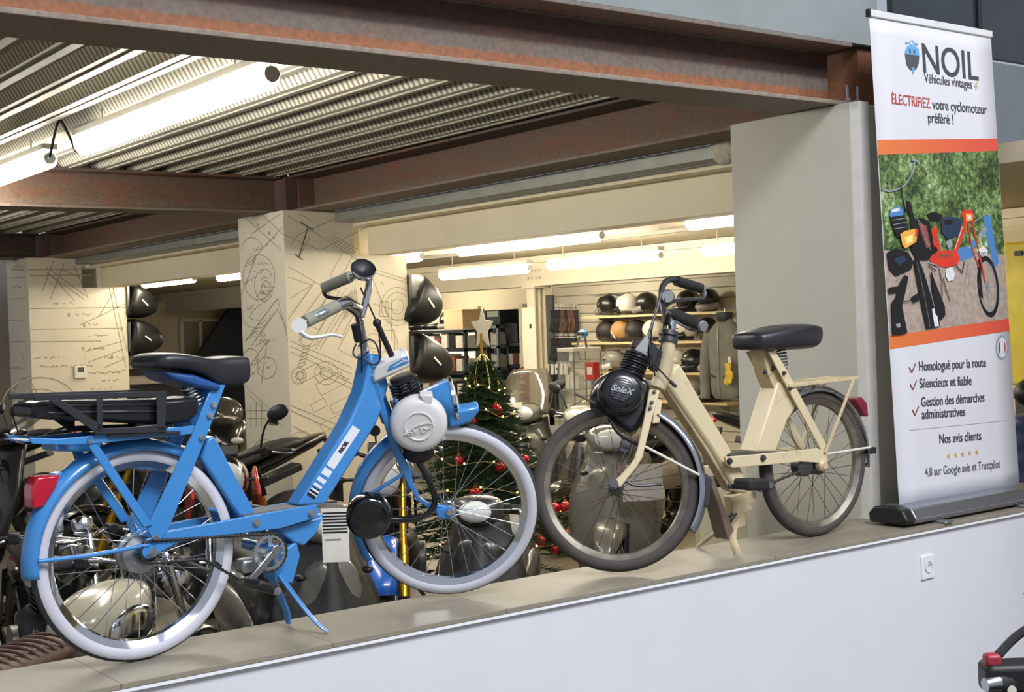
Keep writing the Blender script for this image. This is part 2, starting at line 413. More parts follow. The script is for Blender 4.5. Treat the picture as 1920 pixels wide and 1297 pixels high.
o = MB().ball((0, 0, 0), (.05, .10, .09), 12, 8).build('foam_lump', mat('fireproof_foam', '#b9b2a0', .95, var=.2, scale=30, bump=.8), smooth=60); o.location = at_x(1360, 277, 4.93); tag(o, 'lump of pale sealing foam where the bulkhead meets the plain pillar', 'foam')
# ================================================================== near room above and beside
struct(MB().box((.4, 3.72, 3.945), (8.78, .12, 2.2)).build('wall_upper', GREYPLASTER, smooth=0), 'pale grey plaster wall above the front rusty beam')
gl = MB().box((6.4, 3.60, 3.95), (3.2, .03, 2.2)).build('window_2', mat('dark_glazing', '#23282d', .18, var=.5, scale=2.2, coat=.4), smooth=0); struct(gl, 'dark glossy glazing above the banner', 'window')
for x in (5.42, 6.6): MB().box((x, 3.582, 3.95), (.03, .02, 2.2)).build('mullion', BLACK, gl, smooth=0)
struct(MB().box((6.6, 3.66, 2.62), (3.0, .16, .42)).build('wall_header', mat('header_grey', '#5f676d', .6), smooth=0), 'blue-grey header beam right beside the banner top')
struct(MB().box((6.6, 3.645, 2.395), (3.0, .2, .03)).build('trim_3', wpaint, smooth=0), 'white edge strip under the blue-grey header', 'edge strip')
struct(MB().box((7.65, 5.05, 1.1), (.04, .6, 2.2)).build('wall_side', CREAM_PAINT, smooth=0), 'cream wall strip between the banner and the yellow cabinet')
o = thing('yellow_cabinet', 'tall yellow cabinet seen beyond the banner', 'cabinet', (7.48, 4.35, 0))
MB().box((0, 0, 1.66), (.5, .62, .86)).build('body', mat('yellow_paint', '#e3cd3e', .45), o, bevel=.02)
MB().box((0, 0, .61), (.44, .56, 1.22)).build('plinth', mat('cabinet_dark_base', '#4a4a44', .6), o, bevel=.01)
MB().box((-.256, .2, 2.02), (.012, .05, .03)).build('lock', BLACK, o)
# red board and lit blinds far off beside the farthest pillar
o = MB().box((3.5, 16.6, 2.0), (1.6, .05, .8)).build('red_board', mat('red_board_paint', '#d8443f', .6), smooth=0); tag(o, 'red board hung high beside the farthest pillar', 'board')
t = thing('window_3', 'slatted blind with daylight beside the farthest pillar', 'window', (3.6, 16.55, 0)); t['kind'] = 'structure'
MB().box((0, .06, .8), (1.4, .02, 1.6)).build('pane', mat('daylight_pane', '#b9c6d8', .5, emit=.9), t, smooth=0)
q = MB()
for i in range(22): q.box((0, 0, .1 + i * .07), (1.4, .05, .035))
q.build('slats', mat('blind_slats', '#57504a', .6), t, smooth=0)
MB().box((.74, 0, .8), (.08, .08, 1.6)).build('frame', mat('window_frame_dark', '#6d655a', .6), t, smooth=0)
struct(MB().box((2, 17.0, 1.5), (9, .1, 3)).build('wall_left', mat('left_wall', '#8b8478', .7), smooth=0), 'grey-beige wall behind the red board')
# ================================================================== tube lights
WARM = mat('tube_warm', '#fff3d6', .4, emit=50., ecol='#fff4de')
COOL = mat('tube_cool', '#f6fbff', .4, emit=42., ecol='#fbf7ec')
LB = mat('lamp_housing', '#bdb9ae', .5)
def tube_light(loc, rz, L, m, lab, grp, r=.05):
    t = thing('tube_light', lab, 'tube light', loc, rz, grp)
    q = MB().tube([(-L / 2, 0, 0), (-L / 2 + .02, 0, 0), (L / 2 - .02, 0, 0), (L / 2, 0, 0)], [r * .8, r, r, r * .8], 14); q.build('diffuser', m, t)
    MB().box((0, 0, r + .008), (L + .06, r * 1.5, .03)).build('housing', LB, t, smooth=0)
    top = (2.845 if m is COOL else 2.347) - loc[2]
    for s in (-1, 1):
        if top > r + .03: MB().cyl((s * L * .36, 0, r + .02), (s * L * .36, 0, top), .005, n=6).build('hanger', LB, t)
        MB().cyl((s * L / 2, 0, 0), (s * (L / 2 + .025), 0, 0), r * .6, n=14).build('end_cap', LB, t)
    return t
G2 = 'tube lights on the low shop ceiling'
dt_ = (at_z(155, 272, 2.70), at_z(505, 141, 2.70)); dm_ = (dt_[0] + dt_[1]) / 2
tube_light(dm_, math.atan2((dt_[0] - dt_[1]).y, (dt_[0] - dt_[1]).x), (dt_[0] - dt_[1]).length, COOL, 'long glaring tube light on the ribbed ceiling deck above the blue bike', 'tube lights on the ribbed deck', .055)
d2_ = at_z(91, 298, 2.70); d3_ = d2_ + (dt_[0] - dt_[1]).normalized() * (dt_[0] - dt_[1]).length
tube_light((d2_ + d3_) / 2, math.atan2((d3_ - d2_).y, (d3_ - d2_).x), (d3_ - d2_).length, COOL, 'glaring tube light on the ribbed deck, half out of the picture', 'tube lights on the ribbed deck', .055)
def tube_px(p0, p1, a, lab, L=None):
    q0, q1 = at_x(p0[0], p0[1], a), at_x(p1[0], p1[1], a); q0.z = q1.z = (q0.z + q1.z) / 2
    if L:                                    # only one end is in sight: keep the real tube length
        d = (q1 - q0).normalized(); q0 = q1 - d * L if L < 0 else q0; q1 = q0 + d * abs(L) if L > 0 else q1
        if L < 0: q0 = q1 - d * abs(L)
    return tube_light((q0 + q1) / 2, pi / 2, (q1 - q0).length, WARM, lab, G2, .042)
A1_ = 5.62; A2_ = 6.75
tube_px((862, 470), (1124, 443), A1_, 'tube light just under the bulkhead edge, centre of the shop')
tube_px((690, 491), (788, 481), A1_, 'tube light mostly hidden behind the panel with the black top cases')
tube_px((1293, 420), (1420, 405), A1_, 'tube light under the bulkhead beside the plain pillar, upper of two')
tube_px((828, 517), (990, 503), A2_, 'tube light deeper in the shop above the storeroom doorway')
tube_px((1030, 496), (1235, 481), A2_, 'tube light deeper in the shop above the helmet shelves')
tube_px((1322, 470), (1500, 457), A2_, 'tube light deep in the shop beside the plain pillar, lower of two')
A3_ = 5.62
tube_px((270, 532), (363, 525), A3_, 'tube light under the bulkhead between the drawing-covered pillars')
tube_px((411, 520), (520, 509), A3_, 'tube light cut off by the drawing-covered pillar behind the blue bike')
tube_light((at_z(1872, 424, 2.25) + V((.02, -.35, 0))), pi / 2, 1.2, WARM, 'tube light seen beyond the banner edge above the yellow cabinet', G2, .042)
tube_light((2.5, 12.4, 2.70), pi / 2, 1.5, COOL, 'unseen tube light added in the far deck bay to brighten the farthest pillar', 'tube lights on the ribbed deck', .055)  # out-of-view tube added to brighten the farthest pillar
for b in (11.4, 14.6): tube_light((9.2, b, 2.25), pi / 2, 1.2, WARM, 'unseen tube light added behind the white steel beam to brighten the back wall', G2)  # hidden tubes added for their light on the display and back walls
for a, b0, b1 in ((A1_, 4.3, 8.4), (A2_, 6, 12.5)):
    o = MB().box((0, 0, 0), (.05, b1 - b0, .028)).build('cable_tray', LB, smooth=0); o.location = (a, (b0 + b1) / 2, 2.334)
    tag(o, 'thin metal tray carrying the row of tube lights ' + ('nearest the bulkhead' if a is A1_ else 'deeper in the shop'), 'cable tray')
o = MB().tube(smooth_path([dt_[0] + V((0, .03, .02)), dt_[0] + V((.02, .15, -.02)), dt_[0] + V((.03, .3, .1)), dt_[0] + V((0, .35, .17)), dt_[0] + V((-.02, .45, .0)), d2_ + V((0, -.03, .02))]), .007, 6).build('cable', BLACK); tag(o, 'black cable looping between the two tube lights on the ribbed deck', 'cable')
# near-room lighting: large area lights added above and behind the viewer, no lamp seen there
def area(name, loc, target, sx, sy, power, col):
    l = bpy.data.lights.new(name, 'AREA'); l.shape = 'RECTANGLE'; l.size = sx; l.size_y = sy; l.energy = power; l.color = col
    o = bpy.data.objects.new(name, l); COL.objects.link(o); o.location = loc
    o.rotation_euler = (V(target) - V(loc)).to_track_quat('-Z', 'Y').to_euler(); return o
area('fill_light', (1.2, -3.0, 7.6), (3.0, 3.2, .8), 3.5, 2.5, 680, (.93, .96, 1))
area('fill_light.001', (5.8, -3.0, 7.6), (4.6, 3.2, .9), 3.0, 2.5, 345, (.93, .96, 1))
# ================================================================== moped toolkit
class Plane:
    """reference plane through P with normal n (pointing away from the viewer); returns points in root-local space"""
    def __init__(self, root, P, n, up):
        self.r = root; self.P = V(P); self.n = V(n).normalized()
        self.up = (V(up) - self.n * V(up).dot(self.n)).normalized(); self.rt = self.n.cross(self.up)
        q = root.inv
        self.ln = q @ self.n; self.lup = q @ self.up; self.lrt = q @ self.rt
    def __call__(self, x, y, v=0.):
        p = at_plane(x, y, self.P + self.n * v, self.n)
        return self.r.inv @ (p - self.r.o)
    def many(self, pts, v=0.): return [self(x, y, v) for x, y in pts]
def text_on(name, s, size, m, parent, p, xd, zd, align='LEFT', bold=0., sx=1., ext=.0006):
    X = V(xd).normalized(); Z = V(zd).normalized(); Z = (Z - X * Z.dot(X)).normalized(); Y = Z.cross(X)
    return text_obj(name, s, size, m, parent, p, Matrix((X, Y, Z)).transposed().to_euler(), align, bold, ext, 0, sx)
class Root:
    def __init__(self, o, ang):
        self.o = V(o); self.ang = ang; self.inv = Matrix.Rotation(-ang, 3, 'Z')
        c, s = cos(ang), sin(ang)
        self.S = Plane(self, self.o, (-s, c, 0), (0, 0, 1))
def steered(root, hub_local, s, th):
    """plane of a steered front assembly: contains the raked steering axis s and the wheel"""
    n0 = V((0, 1, 0)); n = n0 * cos(th) + s.cross(n0) * sin(th)
    fw = Matrix.Rotation(root.ang, 3, 'Z')
    return Plane(root, root.o + fw @ hub_local, fw @ n, fw @ s)
def local_rot(pl):
    """rotation taking wheel frame (x right, y axle away from viewer, z up) to root-local"""
    return Matrix((pl.lrt, pl.ln, pl.lup)).transposed()
def plate(name, pts, th, m, parent, pl, v, bevel=.0025, mirror=False, label=None):
    """flat bar: outline traced on plane at offset v, thickness th centred"""
    P = pl.many(pts, v); a = pl.ln
    o = MB().prism([p - a * th / 2 for p in P], a * th).build(name, m, parent, bevel)
    if label: o['label'] = label
    if mirror:
        Q = [p - a * (2 * v) for p in P]
        MB().prism([p - a * th / 2 for p in Q], a * th).build(name, m, parent, bevel)
    return o
def wheel(parent, c, rot, tread, side, rim_m, spoke_m, hub_m, n_sp=28, R0=.285, tw=.024, drum=.034, hw=.036, hl='', phase=.1):
    """spoked wheel: part 'wheel' (rim) with tyre, hub and single spokes as sub-parts"""
    ri = R0 - .047
    rim = MB().lathe([(ri - .008, -.010), (ri - .013, 0), (ri - .008, .010), (ri + .004, .017), (ri + .010, .021), (ri + .012, .017), (ri + .006, .012), (ri + .002, 0), (ri + .006, -.012), (ri + .012, -.017), (ri + .010, -.021), (ri + .004, -.017), (ri - .008, -.010)], axis=(0, 1, 0), n=64).build('wheel', rim_m, parent)
    rim.location = c; rim.rotation_euler = rot.to_euler()
    rc = R0 - tw; prof = []; mis = []
    K = 20
    for i in range(K + 1):
        t = pi + .55 - (2 * pi - 1.1) * (i / K) - .0  # from inner bead around the tread and back
        t = -(pi - .45) + (2 * pi - .9) * i / K
        rr = tw * (1.0 + (.04 if abs(t) < .5 else 0))
        prof.append((rc + rr * cos(t), tw * 1.02 * sin(t)))
    for i in range(K):
        t = -(pi - .45) + (2 * pi - .9) * (i + .5) / K
        mis.append(0 if abs(t) < .80 else 1)
    ty = MB(); ty.lathe(prof, axis=(0, 1, 0), n=72, mis=mis)
    ty.build('tyre', [tread, side], rim, smooth=60)
    # moulded seams of the tyre
    h = MB(); h.lathe([(0, -hw), (drum * .55, -hw), (drum * .62, -hw + .006), (drum, -hw + .012), (drum, -.012), (drum * .8, -.008), (drum * .8, .008), (drum, .012), (drum, hw - .012), (drum * .62, hw - .006), (drum * .55, hw), (0, hw)], axis=(0, 1, 0), n=32)
    h.cyl((0, -hw - .03, 0), (0, hw + .03, 0), .006, n=10)
    h.build('hub', hub_m, rim)
    me = None
    for i in range(n_sp):
        side_ = -1 if i % 2 else 1; lean = .55 if (i // 2) % 2 else -.55
        a = phase + 2 * pi * i / n_sp
        p0 = V((drum * cos(a + lean), side_ * (hw - .01), drum * sin(a + lean))); p1 = V((ri * cos(a), side_ * .004, ri * sin(a)))
        MB().cyl(p0, p1, .0012, n=5).build('spoke', spoke_m, rim)
    return rim
def fender(name, parent, c, pl, r, w, a0, a1, m, depth=.022, n=40, flare=None, label=None):
    """U-section mudguard swept about c in plane pl, angles measured from pl.right towards pl.up"""
    K = 8; rings = []
    for i in range(n + 1):
        t = a0 + (a1 - a0) * i / n; e = pl.lrt * cos(t) + pl.lup * sin(t); row = []
        rr = r + (flare(i / n) if flare else 0)
        for k in range(K + 1):
            q = -pi / 2 + pi * k / K
            row.append(c + e * (rr - depth + depth * cos(q) * 1.0) + pl.ln * (w / 2 * sin(q)))
        rings.append(row)
    mb = MB()
    for i in range(n):
        for k in range(K):
            mb.add([rings[i][k], rings[i + 1][k], rings[i + 1][k + 1], rings[i][k + 1]], [(0, 1, 2, 3)])
    # weld: rebuild as grid so shading is smooth
    g = MB(); vs = [p for row in rings for p in row]
    g.add(vs, [(i * (K + 1) + k, (i + 1) * (K + 1) + k, (i + 1) * (K + 1) + k + 1, i * (K + 1) + k + 1) for i in range(n) for k in range(K)])
    o = g.build(name, m, parent, smooth=50, solid=.002)
    if label: o['label'] = label
    return o
def bolt(parent, p, n, m=None, r=.008):
    o = MB().cyl(p, p - n * .004, r * 1.35, n=14).cyl(p - n * .003, p - n * .011, r, n=6).build('bolt', m or CHROME, parent, smooth=20)
    return o
def rod(name, pts, r, m, parent, n=10, label=None, smooth_n=0):
    pts = smooth_path(pts, smooth_n) if smooth_n else pts
    if isinstance(r, (list, tuple)) and smooth_n: r = [r[0]] * len(pts)
    return MB().tube(pts, r, n).build(name, m, parent, smooth=50, label=label)
def coil(name, p0, p1, r, turns, wire, m, parent):
    p0, p1 = V(p0), V(p1); s, u, d = frame(p1 - p0); L = (p1 - p0).length; pts = []
    for i in range(turns * 12 + 1):
        t = i / (turns * 12); a = 2 * pi * turns * t
        pts.append(p0 + d * (L * t) + s * (r * cos(a)) + u * (r * sin(a)))
    return MB().tube(pts, wire, 6).build(name, m, parent, smooth=60)
def saddle_loft(name, stations, pl, m, parent, sub=1):
    """stations: (x, ytop, ybot, half width) traced on the moped's mid-plane"""
    rings = []
    for x, yt, yb, hw in stations:
        a = pl(x, yt); b = pl(x, yb); c = (a + b) / 2; h = (a - b) / 2; row = []
        for k in range(16):
            t = 2 * pi * k / 16; ct, st = cos(t), sin(t)
            f = lambda q: math.copysign(abs(q) ** .45, q)
            row.append(c + pl.ln * (hw * f(ct)) + h * f(st))
        rings.append(row)
    return MB().rings(rings, True).build(name, m, parent, smooth=60, sub=sub)
# ================================================================== blue moped
BLUE = mat('blue_enamel', '#3d85c8', .28, var=.03, coat=.5)
WHITEWALL = mat('whitewall_rubber', '#c9c8d2', .6, var=.03)
TREAD = mat('tyre_tread', '#3b3b40', .75, var=.1, scale=60, bump=.2)
WHITEPL = mat('white_plastic', '#dad8d6', .35, var=.02, coat=.2)
GREYGRIP = mat('grey_grip_rubber', '#8c8a7b', .7, var=.06)
SEATBLK = mat('black_seat_vinyl', '#26272b', .38, var=.1)
DULLBLK = mat('matt_black_metal', '#24252a', .5, var=.08)
REDLENS = mat('red_lens', '#b3142f', .15, var=.1, coat=.6)
ZINC = mat('zinc_grey', '#9da1a6', .38, .7)
BR = Root((1.294, 3.462, .84), R(3.0)); S = BR.S
bt = thing('moped', 'blue moped with white-walled tyres and black rear battery on the tiled ledge', 'moped', BR.o, BR.ang)
ry = S.ln
hubR = V((S(256, 1042).x, 0, .285))
wheel(bt, hubR, local_rot(S), TREAD, WHITEWALL, CHROME, STEEL, ZINC, 30, drum=.05, hw=.04)
fender('rear_mudguard', bt, hubR, S, .306, .074, R(58), R(185), BLUE, .03)
plate('seat_stay', [(397, 722), (422, 722), (389, 812), (314, 996), (300, 1014), (282, 1006), (274, 990), (362, 808)], .008, BLUE, bt, S, -.062, mirror=True)
plate('seat_tube', [(366, 858), (379, 822), (391, 816), (471, 964), (440, 971)], .07, BLUE, bt, S, 0, .006)
plate('rear_strut', [(163, 834), (182, 832), (286, 984), (269, 990)], .008, BLUE, bt, S, -.07, mirror=True)
plate('lower_beam', [(272, 1012), (307, 997), (400, 980), (467, 967), (592, 946), (597, 962), (588, 972), (525, 991), (447, 1001), (400, 1006), (330, 1018), (302, 1034), (290, 1043), (276, 1042), (268, 1028)], .012, BLUE, bt, S, -.058, mirror=True)
plate('footboard', [(440, 963), (470, 958), (595, 941), (594, 947), (470, 968), (442, 972)], .10, mat('footboard_grey', '#55585c', .6), bt, S, 0, .003)
plate('frame_gusset', [(505, 990), (586, 968), (597, 960), (580, 1000), (558, 1022), (540, 1016)], .075, BLUE, bt, S, 0, .006)
dt = plate('down_tube', [(546, 947), (640, 797), (669, 733), (678, 692), (682, 664), (700, 664), (707, 690), (717, 722), (705, 768), (692, 798), (598, 945)], .072, BLUE, bt, S, 0, .008)
# striped lettering band on the down tube
DEC = mat('decal_white', '#dcdde6', .4, var=.02); INK = mat('decal_black', '#1b1b20', .4)
A0, A1 = V((583, 931, 0)), V((669, 801, 0)); ax = (A1 - A0); pr_ = V((.83, .55, 0)).normalized()
mbw = MB(); mbk = MB()
def band(mb, t0, t1, w0=-8.5, w1=8.5):
    q = [A0 + ax * t0 + pr_ * w0 * 1.0, A0 + ax * t1 + pr_ * w0, A0 + ax * t1 + pr_ * w1, A0 + ax * t0 + pr_ * w1]
    mb.add([S(p.x, p.y, -.0372) for p in q], [(0, 1, 2, 3)])
for t0, t1 in ((.03, .045), (.075, .10), (.135, .17), (.205, .26), (.30, .39), (.42, .99)): band(mbw, t0, t1)
for t0, t1 in ((-.01, .03), (.045, .075), (.10, .118)): band(mbk, t0, t1)
mbw.build('white_stripes', DEC, dt, smooth=0); mbk.build('black_stripes', INK, dt, smooth=0)
p0 = S(639, 851, -.0385); p1 = S(656, 826, -.0385); d_ = p1 - p0
text_on('lettering', 'NOIL', .018, INK, dt, p0 + V((.001, -.0008, 0)), d_, (0, -1, 0), bold=.0004)
# steering / front assembly
sB = V((-sin(R(22)), 0, cos(R(22))))
hubF = S(841, 955, -.03)
FB = steered(BR, hubF, sB, R(-37))
wheel(bt, hubF, local_rot(FB), TREAD, WHITEWALL, CHROME, STEEL, CHROME, 30, drum=.024, hw=.04, phase=.05)
fender('front_mudguard', bt, hubF, FB, .312, .078, R(72), R(192), BLUE, .03)
plate('mudguard_tip', [(838, 772), (850, 765), (897, 756), (897, 766), (884, 786), (858, 796), (838, 799)], .07, BLUE, bt, FB, 0, .01)
FK = [(686, 702), (700, 745), (717, 785), (733, 839), (750, 877), (765, 909), (783, 939), (803, 953), (824, 966), (846, 968), (846, 950), (827, 947), (809, 946), (788, 933), (775, 906), (765, 871), (747, 836), (730, 790), (717, 745), (705, 702)]
for v in (-.058, .05): plate('fork_leg', FK, .014, BLUE, bt, FB, v, .003)
plate('axle_plate', [(818, 957), (845, 948), (852, 962), (843, 973), (820, 970)], .016, BLUE, bt, FB, -.072, .003)
bolt(bt, FB(843, 960, -.082), FB.ln)
rod('mudguard_stay', [FB(697, 925, -.05), FB(755, 890, -.06)], .006, BLUE, bt); rod('mudguard_stay', [FB(697, 925, .05), FB(755, 890, .05)], .006, BLUE, bt)
MB().cyl(FB(681, 663, 0), FB(728, 790, 0), .021, n=20).build('head_tube', BLUE, bt)
# engine
ec = FB(785.7, 800, -.12)
cov = MB().lathe([(0, 0), (.040, 0), (.0415, -.003), (.0445, -.003), (.046, 0), (.066, .002), (.076, .006), (.083, .013), (.0865, .022), (.0875, .05)], c=ec, axis=FB.ln, n=48).build('engine_cover', WHITEPL, bt, smooth=50)
MB().cyl(ec + FB.ln * .05, ec + FB.ln * .19, .068, n=32).build('crankcase', DULLBLK, bt)
MB().prism([FB(x, y, -.115) for x, y in ((786, 741), (812, 741), (810, 757), (797, 762))], FB.ln * .05).build('cover_spout', WHITEPL, cov, .004)
# winged relief emblem on the cover
em = MB()
for pts in ([(757, 818), (772, 806), (784, 800), (800, 796), (811, 797)], [(811, 797), (806, 806), (792, 806)], [(757, 818), (766, 815), (772, 809)], [(772, 806), (779, 812), (772, 818), (764, 818)], [(780, 816), (787, 803), (793, 815)], [(786, 815), (794, 804)], [(795, 814), (806, 803)], [(764, 814), (774, 814)]):
    em.tube([FB(x, y - 2, -.1235) for x, y in pts], .0016, 6)
em.build('emblem', WHITEPL, cov)
axv = (FB(740, 684) - FB(760, 739)).normalized()
cy = FB(768, 752, -.03); prof = [(0, -.02)]
for i in range(10):
    h = -.02 + i * .0098; prof += [(.046, h), (.046, h + .003), (.036, h + .0045), (.036, h + .0095)]
prof += [(.036, .083), (0, .083)]
MB().lathe(prof, c=cy, axis=axv, n=32).build('cylinder_fins', mat('black_cast_metal', '#232427', .5, .3), bt, smooth=20)
q = MB()
for k in range(3):
    h = .045 + k * .0098
    for a in range(3): q.tube([cy + axv * h + (FB.lrt * cos(t) * .0468 - FB.ln * sin(t) * .0468) for t in [R(35 + a * 40 + j * 8) for j in range(4)]], .0011, 5)
q.build('bare_fin_edges', ALU, bt)
cap = plate('intake_cap', [(698, 697), (707, 681), (733, 666), (754, 658), (763, 662), (769, 681), (735, 698), (700, 713)], .085, WHITEPL, bt, FB, -.03, .008)
MB().prism(FB.many([(725, 698), (730, 687), (763, 668), (767, 680)], -.0735), FB.ln * .001).build('blue_decal', mat('decal_blue', '#2f86c4', .4), cap)
q = MB().prism(FB.many([(732, 691), (752, 678), (758, 677), (744, 686)], -.0745), FB.ln * .0008); q.build('white_flash', DEC, cap)
text_on('lettering', 'N', .016, DEC, cap, FB(757, 681, -.0747), FB(768, 676) - FB(757, 681), -FB.ln, bold=.001)
MB().box(FB(752, 757, -.01), (.06, .05, .05), local_rot(FB)).build('carburettor', ZINC, bt, .006)
MB().tube([FB(742, 745, -.05), FB(752, 765, -.06), FB(764, 780, -.06)], .009, 8).build('intake_pipe', CHROME, bt)
MB().ball(FB(785, 848, -.04), (.05, .05, .035), 16, 10).build('roller_cover', BLACK, bt)
MB().cyl(FB(703, 808, -.02), FB(703, 808, .02), .017, n=20).build('horn', DULLBLK, bt)
hl0, hl1 = FB(776, 768, .03), FB(850, 752, .03); hx = (hl1 - hl0).normalized(); L = (hl1 - hl0).length
hd = MB().lathe([(0, 0), (.035, .004), (.052, .03), (.068, L * .75), (.074, L)], c=hl0, axis=hx, n=32).build('headlamp', BLUE, bt, smooth=50)
MB().lathe([(.072, L - .004), (.079, L), (.077, L + .008), (.07, L + .01), (.068, L + .002)], c=hl0, axis=hx, n=32).build('chrome_rim', CHROME, hd, smooth=50)
MB().lathe([(.069, L + .004), (.05, L + .012), (0, L + .016)], c=hl0, axis=hx, n=32).build('lens', mat('lamp_glass', '#dfe4e6', .1, coat=.5), hd, smooth=60)
# exhaust drum
md = FB(691, 975, -.12)
MB().lathe([(0, 0), (.052, .001), (.064, .006), (.0685, .014), (.0685, .06), (.06, .066), (0, .066)], c=md, axis=FB.ln, n=40).build('exhaust_silencer', BLACKGLOSS, bt, smooth=50)
rod('exhaust_pipe', [FB(728, 974, -.08), FB(770, 974, -.08), FB(800, 965, -.08), FB(816, 940, -.075), FB(806, 905, -.07), FB(788, 872, -.06), FB(775, 845, -.05)], .0105, BLACKGLOSS, bt, 12, smooth_n=5)
# handlebar
hbp = [FB(572, 604, -.27), FB(604, 588, -.24), FB(634, 573, -.18), FB(654, 567, -.12), FB(668, 576, -.06), FB(674, 600, -.01), FB(680, 585, .03), FB(688, 556, .08), FB(692, 530, .13), FB(684, 515, .17), FB(660, 519, .21), FB(608, 540, .27)]
hb = rod('handlebar', hbp, .011, CHROME, bt, 12, smooth_n=6)
MB().tube([FB(572, 604, -.27), FB(632, 574, -.19)], .0185, 16).build('grip', GREYGRIP, hb); MB().tube([FB(608, 540, .27), FB(657, 519, .215)], .0185, 16).build('grip', GREYGRIP, hb)
MB().tube([FB(628, 576, -.19), FB(648, 568, -.14), FB(668, 580, -.07), FB(672, 592, -.03)], [.014, .02, .02, .012], 12).build('twist_housing', CHROME, hb, smooth=60)
lv = MB().cyl(FB(561, 611, -.29), FB(561, 611, -.265), .022, n=24).build('lever_clamp', WHITEPL, hb, smooth=40)
MB().tube(smooth_path([FB(563, 622, -.285), FB(580, 633, -.285), FB(600, 632, -.28), FB(622, 628, -.27), FB(642, 632, -.265)], 5), [.013 - .007 * i / 20 for i in range(21)], 10, sq=.6).build('brake_lever', WHITEPL, lv)
MB().tube(smooth_path([FB(606, 545, .275), FB(612, 556, .27), FB(630, 560, .26), FB(655, 562, .25)], 5), .006, 8).build('brake_lever', DULLBLK, hb)
MB().lathe([(0, 0), (.022, .001), (.036, .014), (.040, .03), (.037, .033)], c=FB(678, 516, .14), axis=(-.25, -.75, .6), n=24).build('bell', CHROME, hb, smooth=50)
MB().lathe([(.038, .031), (.024, .018), (0, .014)], c=FB(678, 516, .14), axis=(-.25, -.75, .6), n=24).build('bell_inside', BLACK, hb, smooth=50)
rod('stem', [FB(674, 600, 0), FB(686, 668, 0)], .0125, CHROME, bt)
MB().tube([FB(668, 608, 0), FB(675, 640, 0)], .017, 14).build('stem_clamp', DULLBLK, bt)
lf = rod('lift_lever', [FB(708, 609, -.05), FB(735, 668, -.05)], .009, BLACK, bt); MB().ball(FB(707, 606, -.05), .013).build('knob', BLACK, lf)
for pts in ([(676, 540, .1), (706, 605, .0), (712, 640, -.03), (714, 672, -.03)], [(668, 580, -.06), (677, 640, -.04), (681, 720, -.045), (700, 790, -.07), (705, 830, -.07)], [(668, 645, -.03), (662, 662, -.05), (672, 672, -.05), (690, 660, -.05)], [(672, 650, -.04), (692, 637, -.05), (706, 648, -.06), (712, 675, -.06), (700, 684, -.06), (684, 672, -.05)]):
    rod('cable', [FB(*p) for p in pts], .0028, BLACK, bt, 6, smooth_n=6)
# saddle
saddle_loft('saddle', [(265, 680, 688, .06), (270, 668, 694, .09), (283, 661, 694, .105), (310, 661, 692, .108), (345, 666, 698, .10), (372, 671, 712, .085), (390, 670, 724, .07), (410, 667, 727, .065), (432, 667, 725, .062), (446, 668, 721, .06), (451, 669, 717, .058), (453, 671, 714, .055)], S, SEATBLK, bt)
plate('saddle_pan', [(278, 694), (340, 702), (392, 722), (386, 734), (345, 726), (300, 712)], .16, mat('blue_saddle_pan', '#23508f', .4), bt, S, 0, .01)
for v in (-.04, .04): coil('saddle_spring', S(350, 722, v), S(372, 756, v), .018, 6, .0032, CHROME, bt)
plate('saddle_bracket', [(370, 730), (396, 724), (400, 745), (378, 800), (352, 806), (345, 790)], .05, BLUE, bt, S, 0, .004)
for x, y in ((393, 779), (378, 821), (400, 759)): bolt(bt, S(x, y, -.067), ry, r=.006)
for x, y in ((480, 979), (583, 962)): bolt(bt, S(x, y, -.065), ry)
bolt(bt, S(287, 1036, -.066), ry, r=.009); bolt(bt, S(290, 1008, -.074), ry, r=.006); bolt(bt, S(166, 827, -.074), ry, r=.006)
# rear rack
rk = plate('rack', [(53, 821), (110, 823), (364, 798), (360, 814), (180, 832), (136, 835), (60, 833)], .008, BLUE, bt, S, -.074, .002)
P_ = [p - ry * (-.148) for p in S.many([(53, 821), (110, 823), (364, 798), (360, 814), (180, 832), (136, 835), (60, 833)], -.074)]
MB().prism([p - ry * .004 for p in P_], ry * .008).build('rack_side_rail', BLUE, rk, .002)
for x, y in ((58, 827), (130, 829), (215, 822), (300, 812)): MB().bar(S(x, y, -.074), S(x, y, -.074) + ry * .148, .028, .003, (0, 0, 1)).build('rack_cross_bar', BLUE, rk, smooth=0)
plate('rear_panel', [(88, 826), (180, 826), (172, 842), (140, 846), (92, 845)], .10, BLUE, rk, S, .02, .004)
# battery in its carrier
BATT = mat('battery_black', '#17181b', .28, var=.1)
bb = plate('battery', [(40, 757), (60, 752), (300, 748), (352, 743), (352, 776), (330, 790), (292, 796), (80, 786), (42, 783)], .14, BATT, bt, S, 0, .01)
for i, y in enumerate((758, 771)): plate('battery_rib', [(70, y), (288, y - 4), (288, y + 1), (70, y + 4)], .148, mat('battery_rib_gloss', '#2a2b2f', .15, coat=.4), bb, S, 0, .002)
cr_ = None
for pts in ([(64, 741), (312, 733), (312, 744), (64, 752)], [(293, 744), (312, 744), (309, 808), (294, 808)], [(181, 748), (192, 748), (192, 806), (181, 806)], [(90, 750), (114, 750), (192, 798), (190, 812), (176, 809)], [(174, 804), (312, 799), (311, 811), (178, 815)]):
    plate('battery_carrier', pts, .006, DULLBLK, bt, S, -.09, .0015, mirror=True)
plate('carrier_base', [(178, 811), (311, 806), (311, 812), (178, 817)], .18, DULLBLK, bt, S, 0, .002)
